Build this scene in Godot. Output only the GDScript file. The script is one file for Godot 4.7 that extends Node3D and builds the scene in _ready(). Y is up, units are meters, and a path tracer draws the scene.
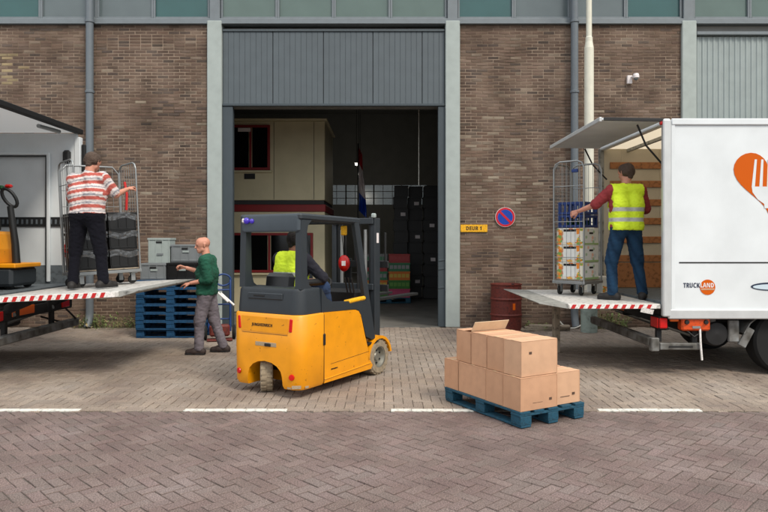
extends Node3D
# A loading yard: brick warehouse with an open door, two box trucks with lowered tail lifts, a forklift and people at work.
# World: x right along the facade, y up, the camera at x = 0, z = 0 looks towards -z. Metres.

const FACADE := 12.85
var M := {}
var T := {}
var names := {}
var rng := RandomNumberGenerator.new()

# ---------------------------------------------------------------- mesh builder
class MB:
	var v := PackedVector3Array()
	var n := PackedVector3Array()
	var c := PackedColorArray()
	var uv := PackedVector2Array()
	var col := Color(1, 1, 1)
	var use_col := false
	var use_uv := false

	func tri(a: Vector3, b: Vector3, d: Vector3, na: Vector3, nb: Vector3, nd: Vector3) -> void:
		if (b - a).cross(d - a).dot(na + nb + nd) > 0.0:
			v.append(a); v.append(d); v.append(b)
			n.append(na); n.append(nd); n.append(nb)
		else:
			v.append(a); v.append(b); v.append(d)
			n.append(na); n.append(nb); n.append(nd)
		if use_col:
			c.append(col); c.append(col); c.append(col)

	func quad(a: Vector3, b: Vector3, d: Vector3, e: Vector3, nn: Vector3) -> void:
		tri(a, b, d, nn, nn, nn)
		tri(a, d, e, nn, nn, nn)

	# a quad that carries texture coordinates, for flat print
	func print_quad(o: Vector3, ax: Vector3, ay: Vector3) -> void:
		use_uv = true
		var nn := ax.cross(ay).normalized()
		var p := [o, o + ay, o + ax + ay, o + ax]
		var u := [Vector2(0, 1), Vector2(0, 0), Vector2(1, 0), Vector2(1, 1)]
		for i in [0, 1, 2, 0, 2, 3]:
			v.append(p[i]); n.append(nn); uv.append(u[i])

	func box(t: Transform3D, s: Vector3, bv := 0.0) -> void:
		var h := s * 0.5
		if bv <= 0.0:
			for i in 3:
				var j := (i + 1) % 3
				var k := (i + 2) % 3
				for sg in [-1.0, 1.0]:
					var nn := Vector3.ZERO
					nn[i] = sg
					var p := []
					for q in [[-1, -1], [1, -1], [1, 1], [-1, 1]]:
						var w := Vector3.ZERO
						w[i] = h[i] * sg; w[j] = h[j] * q[0]; w[k] = h[k] * q[1]
						p.append(t * w)
					quad(p[0], p[1], p[2], p[3], t.basis * nn)
			return
		bv = minf(bv, minf(h.x, minf(h.y, h.z)) * 0.95)
		for i in 3:
			var j := (i + 1) % 3
			var k := (i + 2) % 3
			for sg in [-1.0, 1.0]:
				var nn := Vector3.ZERO
				nn[i] = sg
				var p := []
				for q in [[-1, -1], [1, -1], [1, 1], [-1, 1]]:
					var w := Vector3.ZERO
					w[i] = h[i] * sg; w[j] = (h[j] - bv) * q[0]; w[k] = (h[k] - bv) * q[1]
					p.append(t * w)
				quad(p[0], p[1], p[2], p[3], (t.basis * nn).normalized())
				for sj in [-1.0, 1.0]:
					var a := Vector3.ZERO; var b := Vector3.ZERO; var d := Vector3.ZERO; var e := Vector3.ZERO
					a[i] = h[i] * sg; a[j] = (h[j] - bv) * sj; a[k] = -(h[k] - bv)
					b[i] = a[i]; b[j] = a[j]; b[k] = h[k] - bv
					d[i] = (h[i] - bv) * sg; d[j] = h[j] * sj; d[k] = h[k] - bv
					e[i] = d[i]; e[j] = d[j]; e[k] = -(h[k] - bv)
					var m := Vector3.ZERO
					m[i] = sg; m[j] = sj
					quad(t * a, t * b, t * d, t * e, (t.basis * m).normalized())
		for sx in [-1.0, 1.0]:
			for sy in [-1.0, 1.0]:
				for sz in [-1.0, 1.0]:
					var nn2 := (t.basis * Vector3(sx, sy, sz)).normalized()
					tri(t * Vector3(h.x * sx, (h.y - bv) * sy, (h.z - bv) * sz), t * Vector3((h.x - bv) * sx, h.y * sy, (h.z - bv) * sz), t * Vector3((h.x - bv) * sx, (h.y - bv) * sy, h.z * sz), nn2, nn2, nn2)

	func cbox(center: Vector3, s: Vector3, bv := 0.0) -> void:
		box(Transform3D(Basis(), center), s, bv)

	func beam(a: Vector3, b: Vector3, w: float, hgt: float, bv := 0.0, up := Vector3.UP) -> void:
		var d := (b - a)
		var z := d.normalized()
		var x := up.cross(z)
		if x.length() < 0.01:
			x = Vector3.RIGHT.cross(z)
		x = x.normalized()
		var y := z.cross(x)
		box(Transform3D(Basis(x, y, z), (a + b) * 0.5), Vector3(w, hgt, d.length()), bv)

	func tube(pts: Array, r, sides := 8, closed := false) -> void:
		var m := pts.size()
		var rings := []
		var nrm := []
		var side := Vector3.ZERO
		for i in m:
			var a: Vector3 = pts[(i - 1 + m) % m] if closed else pts[maxi(i - 1, 0)]
			var b: Vector3 = pts[(i + 1) % m] if closed else pts[mini(i + 1, m - 1)]
			var tg := (b - a).normalized()
			if side == Vector3.ZERO:
				side = tg.cross(Vector3.UP if absf(tg.y) < 0.9 else Vector3.RIGHT).normalized()
			side = (side - tg * side.dot(tg)).normalized()
			var up := tg.cross(side)
			var rr: float = r[i] if r is Array else r
			var ring := []
			var nr := []
			for k in sides:
				var an := TAU * k / sides
				var dd := side * cos(an) + up * sin(an)
				ring.append(pts[i] + dd * rr)
				nr.append(dd)
			rings.append(ring); nrm.append(nr)
		for i in (m if closed else m - 1):
			var j := (i + 1) % m
			for k in sides:
				var l := (k + 1) % sides
				tri(rings[i][k], rings[j][k], rings[j][l], nrm[i][k], nrm[j][k], nrm[j][l])
				tri(rings[i][k], rings[j][l], rings[i][l], nrm[i][k], nrm[j][l], nrm[i][l])
		if not closed:
			for e in [0, m - 1]:
				var ctr: Vector3 = pts[e]
				var tg2: Vector3 = (pts[0] - pts[1]).normalized() if e == 0 else (pts[m - 1] - pts[m - 2]).normalized()
				for k in sides:
					tri(ctr, rings[e][k], rings[e][(k + 1) % sides], tg2, tg2, tg2)

	# profile of (radius, height) pairs turned about t's y axis
	func lathe(t: Transform3D, prof: Array, segs := 20) -> void:
		for i in prof.size() - 1:
			var p: Vector2 = prof[i]
			var q: Vector2 = prof[i + 1]
			var d := q - p
			var n2 := Vector2(d.y, -d.x).normalized()
			for k in segs:
				var a0 := TAU * k / segs
				var a1 := TAU * (k + 1) / segs
				var d0 := Vector3(cos(a0), 0, sin(a0))
				var d1 := Vector3(cos(a1), 0, sin(a1))
				var na := (t.basis * (d0 * n2.x + Vector3.UP * n2.y)).normalized()
				var nb := (t.basis * (d1 * n2.x + Vector3.UP * n2.y)).normalized()
				var A := t * (d0 * p.x + Vector3.UP * p.y)
				var B := t * (d1 * p.x + Vector3.UP * p.y)
				var C := t * (d1 * q.x + Vector3.UP * q.y)
				var D := t * (d0 * q.x + Vector3.UP * q.y)
				if p.x > 0.0:
					tri(A, B, C, na, nb, nb)
				if q.x > 0.0:
					tri(A, C, D, na, nb, na)

	# polygon in t's xy plane pushed along its z from 0 to depth
	func prism(t: Transform3D, poly: PackedVector2Array, depth: float) -> void:
		var idx := Geometry2D.triangulate_polygon(poly)
		var area := 0.0
		var m := poly.size()
		for i in m:
			area += poly[i].cross(poly[(i + 1) % m])
		var back := t.basis * Vector3(0, 0, -1)
		for i in range(0, idx.size(), 3):
			var a := poly[idx[i]]; var b := poly[idx[i + 1]]; var d := poly[idx[i + 2]]
			tri(t * Vector3(a.x, a.y, 0), t * Vector3(b.x, b.y, 0), t * Vector3(d.x, d.y, 0), back, back, back)
			tri(t * Vector3(a.x, a.y, depth), t * Vector3(b.x, b.y, depth), t * Vector3(d.x, d.y, depth), -back, -back, -back)
		for i in m:
			var a2 := poly[i]; var b2 := poly[(i + 1) % m]
			var e := b2 - a2
			var nn := t.basis * (Vector3(e.y, -e.x, 0).normalized() * signf(area))
			quad(t * Vector3(a2.x, a2.y, 0), t * Vector3(b2.x, b2.y, 0), t * Vector3(b2.x, b2.y, depth), t * Vector3(a2.x, a2.y, depth), nn)

	# rings of equal point counts joined one to the next, both ends closed
	func loft(rings: Array) -> void:
		var m: int = rings[0].size()
		var ctr := Vector3.ZERO
		for r in rings:
			for p in r:
				ctr += p
		ctr /= float(m * rings.size())
		for i in rings.size() - 1:
			for k in m:
				var l := (k + 1) % m
				var a: Vector3 = rings[i][k]; var b: Vector3 = rings[i][l]
				var d: Vector3 = rings[i + 1][l]; var e: Vector3 = rings[i + 1][k]
				var nn := (b - e).cross(d - a)
				if nn.length() < 1e-9:
					continue
				nn = nn.normalized()
				if nn.dot((a + b + d + e) * 0.25 - ctr) < 0.0:
					nn = -nn
				quad(a, b, d, e, nn)
		for q in [0, rings.size() - 1]:
			var cc := Vector3.ZERO
			for p in rings[q]:
				cc += p
			cc /= float(m)
			var nn3 := (cc - ctr).normalized()
			for k in m:
				var fn: Vector3 = (rings[q][k] - cc).cross(rings[q][(k + 1) % m] - cc)
				if fn.length() < 1e-9:
					continue
				fn = fn.normalized()
				if fn.dot(nn3) < 0.0:
					fn = -fn
				tri(cc, rings[q][k], rings[q][(k + 1) % m], fn, fn, fn)

	func ball(ctr: Vector3, r: Vector3, seg := 12, rows := 8) -> void:
		for i in rows:
			var p0 := PI * i / rows - PI / 2
			var p1 := PI * (i + 1) / rows - PI / 2
			for k in seg:
				var a0 := TAU * k / seg
				var a1 := TAU * (k + 1) / seg
				var A := Vector3(cos(p0) * cos(a0), sin(p0), cos(p0) * sin(a0))
				var B := Vector3(cos(p0) * cos(a1), sin(p0), cos(p0) * sin(a1))
				var C := Vector3(cos(p1) * cos(a1), sin(p1), cos(p1) * sin(a1))
				var D := Vector3(cos(p1) * cos(a0), sin(p1), cos(p1) * sin(a0))
				if i > 0:
					tri(ctr + A * r, ctr + B * r, ctr + C * r, A, B, C)
				if i < rows - 1:
					tri(ctr + A * r, ctr + C * r, ctr + D * r, A, C, D)

	# smooth the normals of faces that meet at less than `deg` degrees
	func smooth(deg: float) -> void:
		var lim := cos(deg_to_rad(deg))
		var at := {}
		var fn := PackedVector3Array()
		for i in range(0, v.size(), 3):
			var nn := -(v[i + 1] - v[i]).cross(v[i + 2] - v[i])
			fn.append(nn)
			for k in 3:
				var key := Vector3i((v[i + k] * 5000.0).round())
				if not at.has(key):
					at[key] = PackedInt32Array()
				at[key].append(i / 3)
		for i in range(0, v.size(), 3):
			var own := fn[i / 3].normalized()
			for k in 3:
				var sum := Vector3.ZERO
				for f in at[Vector3i((v[i + k] * 5000.0).round())]:
					if fn[f].normalized().dot(own) > lim:
						sum += fn[f]
				n[i + k] = sum.normalized() if sum.length() > 1e-12 else own

	func mesh() -> ArrayMesh:
		var a := []
		a.resize(Mesh.ARRAY_MAX)
		a[Mesh.ARRAY_VERTEX] = v
		a[Mesh.ARRAY_NORMAL] = n
		if use_col:
			a[Mesh.ARRAY_COLOR] = c
		if use_uv and uv.size() == v.size():
			a[Mesh.ARRAY_TEX_UV] = uv
		var m := ArrayMesh.new()
		m.add_surface_from_arrays(Mesh.PRIMITIVE_TRIANGLES, a)
		return m

# ---------------------------------------------------------------- nodes
func numbered(called: String) -> String:
	var k: int = names.get(called, -1) + 1
	names[called] = k
	return called if k == 0 else "%s_%03d" % [called, k]

func tag(o: Node, label: String, category: String, group := "", kind := "") -> void:
	if label: o.set_meta("label", label)
	if category: o.set_meta("category", category)
	if group: o.set_meta("group", group)
	if kind: o.set_meta("kind", kind)

func thing(called: String, label: String, category: String, at := Vector3.ZERO, turn := 0.0, group := "") -> Node3D:
	var o := Node3D.new()
	o.name = numbered(called)
	add_child(o)
	o.position = at
	o.rotation.y = turn
	tag(o, label, category, group)
	return o

func part(mb: MB, called: String, m: Material, parent: Node, t := Transform3D()) -> MeshInstance3D:
	return part_mesh(mb.mesh(), called, m, parent, t)

func part_mesh(me: Mesh, called: String, m: Material, parent: Node, t := Transform3D()) -> MeshInstance3D:
	var o := MeshInstance3D.new()
	o.mesh = me
	o.material_override = m
	o.name = numbered(called) if parent == self else called
	o.transform = t
	parent.add_child(o, true)
	return o

func pbox(parent: Node, called: String, m: Material, ctr: Vector3, s: Vector3, bv := 0.004, b := Basis()) -> MeshInstance3D:
	var mb := MB.new()
	mb.cbox(Vector3.ZERO, s, bv)
	return part(mb, called, m, parent, Transform3D(b, ctr))

func ptube(parent: Node, called: String, m: Material, pts: Array, r, sides := 8) -> MeshInstance3D:
	var mb := MB.new()
	mb.tube(pts, r, sides)
	return part(mb, called, m, parent)

func ptext(parent: Node, called: String, txt: String, m: Material, t: Transform3D, hgt: float, width := 0.0, bold := 700, font := "Droid Sans") -> MeshInstance3D:
	var tm := TextMesh.new()
	var f := SystemFont.new()
	f.font_names = PackedStringArray([font])
	f.font_weight = bold
	tm.font = f
	tm.text = txt
	tm.font_size = 64
	tm.pixel_size = 0.01
	tm.depth = 0.02
	tm.curve_step = 2.0
	var bb := tm.get_aabb()
	var sy := hgt / maxf(bb.size.y, 0.01)
	var sx := (width / maxf(bb.size.x, 0.01)) if width > 0.0 else sy
	var o := part_mesh(tm, called, m, parent, Transform3D(t.basis.scaled_local(Vector3(sx, sy, 0.2)), t.origin))
	return o

func copy_thing(o: Node3D, called: String, label: String, at: Vector3, turn: float) -> Node3D:
	var r: Node3D = o.duplicate()
	r.name = numbered(called)
	add_child(r)
	r.position = at
	r.rotation = Vector3(0, turn, 0)
	r.set_meta("label", label)
	return r

func rot(x: float, y := 0.0, z := 0.0) -> Basis:
	return Basis.from_euler(Vector3(deg_to_rad(x), deg_to_rad(y), deg_to_rad(z)))

func lin(r: float, g: float, b: float) -> Color:
	return Color(r, g, b)

# ---------------------------------------------------------------- textures and materials
func noise_tex(sd: int, freq: float, stops: Array, oct := 4, size := 512, kind := FastNoiseLite.TYPE_SIMPLEX_SMOOTH, normal := false, stretch := 1.0) -> NoiseTexture2D:
	var f := FastNoiseLite.new()
	f.seed = sd
	f.noise_type = kind
	f.frequency = freq
	f.fractal_octaves = oct
	var t := NoiseTexture2D.new()
	t.width = size
	t.height = int(size * stretch)
	t.seamless = true
	t.noise = f
	if normal:
		t.as_normal_map = true
		t.bump_strength = 6.0
	else:
		var g := Gradient.new()
		var off := PackedFloat32Array()
		var cols := PackedColorArray()
		for s in stops:
			off.append(s[0])
			cols.append(s[1] if s[1] is Color else Color(s[1], s[1], s[1]))
		g.offsets = off
		g.colors = cols
		t.color_ramp = g
	return t

func mat(key: String, c: Color, rough := 0.7, opt := {}) -> StandardMaterial3D:
	var m := StandardMaterial3D.new()
	m.resource_name = key
	m.albedo_color = c
	m.roughness = rough
	m.metallic = opt.get("metal", 0.0)
	m.metallic_specular = opt.get("spec", 0.5)
	if opt.has("tex"):
		m.albedo_texture = opt.tex
		m.uv1_triplanar = true
		m.uv1_world_triplanar = opt.get("world", false)
		var s: float = opt.get("scale", 1.0)
		m.uv1_scale = Vector3(s, s * opt.get("tall", 1.0), s)
		m.uv1_offset = opt.get("off", Vector3.ZERO)
	if opt.has("detail"):
		m.detail_enabled = true
		m.detail_albedo = opt.detail
		m.detail_blend_mode = BaseMaterial3D.BLEND_MODE_MUL
		m.detail_uv_layer = BaseMaterial3D.DETAIL_UV_2
		m.uv2_triplanar = true
		m.uv2_world_triplanar = opt.get("world", false)
		var s2: float = opt.get("dscale", 0.3)
		m.uv2_scale = Vector3(s2, s2, s2)
	if opt.has("normal"):
		m.normal_enabled = true
		m.normal_texture = opt.normal
		m.normal_scale = opt.get("bump", 0.5)
	if opt.get("vcol", false):
		m.vertex_color_use_as_albedo = true
	if opt.has("coat"):
		m.clearcoat_enabled = true
		m.clearcoat = opt.coat
		m.clearcoat_roughness = opt.get("coat_rough", 0.1)
	if opt.has("rim"):
		m.rim_enabled = true
		m.rim = opt.rim
		m.rim_tint = 0.5
	if opt.has("alpha"):
		m.transparency = BaseMaterial3D.TRANSPARENCY_ALPHA
		m.albedo_color.a = opt.alpha
	if opt.has("back"):
		m.backlight_enabled = true
		m.backlight = opt.back
	m.cull_mode = BaseMaterial3D.CULL_DISABLED
	M[key] = m
	return m

func make_materials() -> void:
	T.fine = noise_tex(1, 0.09, [[0.0, 0.72], [0.5, 0.90], [1.0, 1.0]], 3)
	T.patch = noise_tex(2, 0.012, [[0.0, 0.74], [0.45, 0.90], [1.0, 1.0]], 5)
	T.soft = noise_tex(3, 0.008, [[0.0, 0.93], [0.5, 0.97], [1.0, 1.0]], 5)
	T.stone = noise_tex(4, 0.085, [[0.0, 0.42], [0.38, 0.74], [0.6, 0.83], [0.70, 0.98], [1.0, 1.0]], 4)
	T.scuff = noise_tex(5, 0.02, [[0.0, 0.5], [0.25, 0.85], [0.5, 1.0], [1.0, 1.0]], 6)
	T.bump = noise_tex(6, 0.08, [], 4, 512, FastNoiseLite.TYPE_SIMPLEX_SMOOTH, true)
	T.weave = noise_tex(7, 0.05, [], 3, 256, FastNoiseLite.TYPE_SIMPLEX_SMOOTH, true)
	T.wear = noise_tex(8, 0.03, [[0.0, Color(0.78, 0.8, 0.78)], [0.36, Color(0.9, 0.92, 0.9)], [0.46, Color(1, 1, 1)], [1.0, Color(1, 1, 1)]], 5)
	T.nick = noise_tex(12, 0.02, [[0.0, Color(0.55, 0.5, 0.45)], [0.10, Color(0.8, 0.76, 0.7)], [0.13, Color(1, 1, 1)], [1.0, Color(1, 1, 1)]], 6)
	T.wall = noise_tex(13, 0.014, [[0.0, Color(0.62, 0.59, 0.57)], [0.4, Color(0.86, 0.84, 0.83)], [0.7, Color(1, 1, 1)], [1.0, Color(1, 1, 1)]], 6)
	T.grime = noise_tex(9, 0.006, [[0.0, Color(0.5, 0.47, 0.43)], [0.4, Color(0.84, 0.82, 0.8)], [0.65, Color(1, 1, 1)], [1.0, Color(1, 1, 1)]], 5)
	T.patchwarm = noise_tex(10, 0.01, [[0.0, Color(0.78, 0.74, 0.73)], [0.5, Color(0.92, 0.90, 0.88)], [1.0, Color(1, 1, 1)]], 4)
	# setting
	mat("brick", Color(1, 1, 1), 0.9, {"tex": T.fine, "world": true, "scale": 2.2, "vcol": true, "detail": T.wall, "dscale": 0.16, "normal": T.bump, "bump": 0.6})
	mat("mortar", Color(0.63, 0.555, 0.485), 0.95, {"tex": T.fine, "world": true, "scale": 2.0, "detail": T.grime, "dscale": 0.24})
	mat("road_brick", Color(1, 1, 1), 0.82, {"tex": T.stone, "world": true, "scale": 1.7, "vcol": true, "detail": T.patchwarm, "dscale": 0.17, "normal": T.bump, "bump": 0.5})
	mat("yard_brick", Color(1, 1, 1), 0.85, {"tex": T.stone, "world": true, "scale": 1.9, "vcol": true, "detail": T.patchwarm, "dscale": 0.13, "normal": T.bump, "bump": 0.4})
	mat("joint_sand", Color(0.36, 0.33, 0.30), 0.97, {"tex": T.fine, "world": true, "scale": 1.3})
	mat("yard_sand", Color(0.42, 0.38, 0.335), 0.97, {"tex": T.fine, "world": true, "scale": 1.3})
	mat("ground", Color(0.45, 0.42, 0.39), 0.95, {"tex": T.stone, "world": true, "scale": 0.8, "detail": T.patch, "dscale": 0.05})
	mat("white_brick", Color(0.80, 0.79, 0.755), 0.75, {"tex": T.scuff, "world": true, "scale": 1.4})
	mat("pilaster", Color(0.625, 0.66, 0.65), 0.85, {"tex": T.soft, "world": true, "scale": 0.8})
	mat("fascia", Color(0.305, 0.34, 0.362), 0.55, {"tex": T.soft, "world": true, "scale": 0.5})
	mat("frame_grey", Color(0.43, 0.46, 0.48), 0.6, {"tex": T.soft, "world": true, "scale": 0.9})
	mat("jamb", Color(0.22, 0.26, 0.285), 0.6, {"tex": T.soft, "world": true, "scale": 0.6})
	mat("shutter", Color(0.56, 0.60, 0.60), 0.5, {"tex": T.soft, "world": true, "scale": 0.5})
	mat("glass_teal", Color(0.20, 0.34, 0.34), 0.12, {"tex": T.soft, "world": true, "scale": 0.35})
	mat("glass_grey", Color(0.36, 0.40, 0.41), 0.14, {"tex": T.soft, "world": true, "scale": 0.35})
	mat("glass_green", Color(0.34, 0.41, 0.39), 0.14, {"tex": T.soft, "world": true, "scale": 0.35})
	mat("pipe", Color(0.38, 0.41, 0.435), 0.5, {"tex": T.soft, "world": true, "scale": 0.8})
	mat("post_white", Color(0.82, 0.81, 0.75), 0.55, {"tex": T.soft, "world": true, "scale": 0.8})
	mat("post_base", Color(0.55, 0.60, 0.57), 0.7, {"tex": T.scuff, "world": true, "scale": 0.8})
	mat("hall_dark", Color(0.22, 0.22, 0.22), 0.95)
	mat("hall_steel", Color(0.47, 0.47, 0.46), 0.9, {"tex": T.soft, "world": true, "scale": 0.3})
	mat("hall_grey", Color(0.50, 0.50, 0.49), 0.9, {"tex": T.soft, "world": true, "scale": 0.3})
	mat("hall_floor", Color(0.42, 0.41, 0.39), 0.6, {"tex": T.patch, "world": true, "scale": 0.25})
	mat("cream", Color(0.78, 0.74, 0.61), 0.7, {"tex": T.soft, "world": true, "scale": 0.4})
	mat("dark_red", Color(0.50, 0.07, 0.08), 0.6, {"tex": T.soft, "world": true, "scale": 0.6})
	mat("dark_pane", Color(0.03, 0.035, 0.04), 0.08)
	mat("clear_pane", Color(0.42, 0.55, 0.56), 0.2, {"alpha": 0.72})
	# goods and vehicles
	mat("blue_wood_deep", Color(0.03, 0.27, 0.43), 0.8, {"tex": T.scuff, "scale": 1.3, "detail": T.wear, "dscale": 2.0})
	mat("blue_wood", Color(0.05, 0.27, 0.355), 0.8, {"tex": T.scuff, "scale": 1.3, "detail": T.wear, "dscale": 2.0})
	mat("card", Color(0.745, 0.575, 0.45), 0.9, {"tex": T.soft, "scale": 1.6})
	mat("card_light", Color(0.785, 0.625, 0.50), 0.9, {"tex": T.soft, "scale": 1.4})
	mat("card_pale", Color(0.83, 0.73, 0.61), 0.9, {"tex": T.soft, "scale": 1.6})
	mat("card_tan", Color(0.76, 0.59, 0.465), 0.9, {"tex": T.soft, "scale": 1.9})
	mat("tape", Color(0.80, 0.68, 0.54), 0.4)
	mat("dark_print", Color(0.32, 0.24, 0.19), 0.9)
	mat("yellow", Color(0.90, 0.585, 0.0), 0.45, {"tex": T.soft, "scale": 0.9, "coat": 0.15, "coat_rough": 0.25, "detail": T.nick, "dscale": 1.1})
	mat("scraped", Color(0.62, 0.55, 0.45), 0.8, {"tex": T.scuff, "scale": 8.0})
	mat("cab_grey", Color(0.15, 0.175, 0.197), 0.55, {"tex": T.soft, "scale": 1.2})
	mat("cab_roof", Color(0.24, 0.275, 0.305), 0.5, {"tex": T.soft, "scale": 1.2})
	mat("black", Color(0.06, 0.06, 0.065), 0.6)
	mat("black_gloss", Color(0.045, 0.045, 0.05), 0.3)
	mat("steel_dark", Color(0.16, 0.165, 0.17), 0.5, {"metal": 0.4})
	mat("tyre", Color(0.60, 0.54, 0.45), 0.92, {"tex": T.patch, "scale": 2.0})
	mat("rubber", Color(0.07, 0.07, 0.07), 0.9)
	mat("rim", Color(0.55, 0.54, 0.5), 0.45, {"metal": 0.6})
	mat("red_plastic", Color(0.75, 0.05, 0.04), 0.3)
	mat("amber", Color(0.85, 0.38, 0.03), 0.35)
	mat("yellow_sign", Color(0.90, 0.66, 0.04), 0.5, {"tex": T.wear, "scale": 2.0})
	mat("sign_blue", Color(0.05, 0.24, 0.62), 0.4)
	mat("sign_red", Color(0.72, 0.10, 0.16), 0.4)
	mat("sign_white", Color(0.85, 0.82, 0.82), 0.5)
	mat("ink", Color(0.06, 0.055, 0.05), 0.6)
	mat("navy_ink", Color(0.10, 0.15, 0.25), 0.5)
	mat("sky_ink", Color(0.74, 0.80, 0.84), 0.5)
	mat("truck_white", Color(0.86, 0.88, 0.89), 0.32, {"tex": T.soft, "scale": 0.3, "coat": 0.3, "coat_rough": 0.2})
	mat("roof_white", Color(0.86, 0.88, 0.89), 0.6, {"back": Color(0.55, 0.55, 0.55)})
	mat("truck_inner", Color(0.84, 0.86, 0.87), 0.6, {"tex": T.soft, "scale": 0.4})
	mat("truck_kick", Color(0.36, 0.39, 0.41), 0.7, {"tex": T.scuff, "scale": 0.9})
	mat("truck_beige", Color(0.78, 0.74, 0.66), 0.75, {"tex": T.soft, "scale": 0.4})
	mat("roof_skin", Color(0.82, 0.77, 0.68), 0.6, {"back": Color(0.9, 0.84, 0.74)})
	mat("truck_blue", Color(0.05, 0.20, 0.42), 0.5)
	mat("slat_wood", Color(0.66, 0.44, 0.27), 0.7, {"tex": T.scuff, "scale": 1.0})
	mat("alu", Color(0.80, 0.81, 0.81), 0.42, {"metal": 0.35, "tex": T.soft, "scale": 0.8})
	mat("alu_dull", Color(0.62, 0.62, 0.60), 0.6, {"metal": 0.35, "tex": T.scuff, "scale": 0.7})
	mat("platform", Color(0.78, 0.77, 0.75), 0.6, {"metal": 0.2, "tex": T.scuff, "scale": 1.1})
	mat("tape_white", Color(0.88, 0.86, 0.85), 0.5, {"tex": T.wear, "scale": 2.0})
	mat("tape_red", Color(0.72, 0.10, 0.10), 0.5, {"tex": T.wear, "scale": 2.0})
	mat("chassis", Color(0.10, 0.10, 0.105), 0.7, {"tex": T.patch, "scale": 0.9})
	mat("chassis_grey", Color(0.50, 0.51, 0.51), 0.6, {"tex": T.grime, "scale": 0.9})
	mat("orange", Color(0.78, 0.27, 0.02), 0.45, {"tex": T.wear, "scale": 1.2})
	mat("logo_orange", Color(0.76, 0.335, 0.0), 0.6, {"spec": 0.3})
	mat("galv", Color(0.60, 0.61, 0.61), 0.4, {"metal": 0.7})
	mat("crate_grey", Color(0.47, 0.49, 0.50), 0.6, {"tex": T.soft, "scale": 1.2})
	mat("crate_pale", Color(0.62, 0.66, 0.65), 0.6, {"tex": T.soft, "scale": 1.2})
	mat("crate_black", Color(0.04, 0.042, 0.045), 0.5)
	mat("crate_blue", Color(0.08, 0.20, 0.44), 0.5)
	mat("crate_green", Color(0.06, 0.32, 0.16), 0.5)
	mat("wrap", Color(0.9, 0.92, 0.94), 0.10, {"alpha": 0.06})
	mat("drum_red", Color(0.40, 0.14, 0.10), 0.6, {"tex": T.scuff, "scale": 1.6, "detail": T.wear, "dscale": 1.1})
	mat("wood_grey", Color(0.60, 0.55, 0.48), 0.9, {"tex": T.scuff, "scale": 1.0})
	mat("hose", Color(0.83, 0.82, 0.78), 0.5)
	mat("leaf", Color(1, 1, 1), 0.7, {"vcol": true, "back": Color(0.3, 0.35, 0.1)})
	mat("strap_red", Color(0.72, 0.14, 0.13), 0.8)
	mat("banana_white", Color(0.90, 0.90, 0.88), 0.7, {"tex": T.soft, "scale": 1.8})
	# people
	mat("skin", Color(0.76, 0.53, 0.44), 0.6, {"tex": T.soft, "scale": 3.0})
	mat("skin_dark", Color(0.50, 0.33, 0.26), 0.6, {"tex": T.soft, "scale": 3.0})
	mat("cloth", Color(1, 1, 1), 0.92, {"vcol": true, "rim": 0.04, "spec": 0.2, "normal": T.weave, "bump": 0.3})
	mat("hair_grey", Color(0.37, 0.30, 0.255), 0.9, {"tex": T.stone, "scale": 9.0})
	mat("hair_dark", Color(0.12, 0.09, 0.08), 0.85, {"tex": T.stone, "scale": 9.0})
	mat("shoe", Color(0.10, 0.085, 0.08), 0.7)
	mat("shoe_brown", Color(0.17, 0.12, 0.105), 0.75)
	mat("eye", Color(0.05, 0.04, 0.04), 0.2)

# ---------------------------------------------------------------- scene
func _ready() -> void:
	rng.seed = 77
	# camera: level, with a slight downward shift of the lens
	var cam := Camera3D.new()
	cam.name = "camera"
	cam.projection = Camera3D.PROJECTION_FRUSTUM
	cam.near = 0.05
	cam.far = 400.0
	cam.size = 2.0 * 0.05 * 256.0 / 650.0
	cam.frustum_offset = Vector2(0, -0.05 * 15.0 / 650.0)
	cam.position = Vector3(0, 1.7, 0)
	add_child(cam)
	cam.current = true
	# an overcast sky and what is left of the sun behind it, from the right behind the camera
	var sky_m := ProceduralSkyMaterial.new()
	sky_m.sky_top_color = Color(0.97, 0.985, 1.0)
	sky_m.sky_horizon_color = Color(0.70, 0.715, 0.73)
	sky_m.sky_curve = 0.3
	sky_m.ground_bottom_color = Color(0.30, 0.29, 0.28)
	sky_m.ground_horizon_color = Color(0.5, 0.5, 0.5)
	sky_m.sun_angle_max = 1.0
	var sky := Sky.new()
	sky.sky_material = sky_m
	var env := Environment.new()
	env.background_mode = Environment.BG_SKY
	env.sky = sky
	env.background_energy_multiplier = 1.0
	env.tonemap_mode = Environment.TONE_MAPPER_LINEAR
	env.tonemap_exposure = 1.85
	env.sdfgi_enabled = true
	env.ssao_enabled = true
	env.ssil_enabled = true
	var we := WorldEnvironment.new()
	we.name = "environment"
	we.environment = env
	add_child(we)
	var sun := DirectionalLight3D.new()
	sun.name = "sun"
	sun.light_energy = 0.5
	sun.light_color = Color(1.0, 0.965, 0.91)
	sun.light_angular_distance = 16.0
	sun.shadow_enabled = true
	sun.rotation_degrees = Vector3(-48, 36, 0)
	add_child(sun)

	make_materials()
	ground()
	warehouse()
	hall_things()
	facade_things()
	left_truck()
	right_truck()
	yard_things()
	forklift()
	people()

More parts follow.
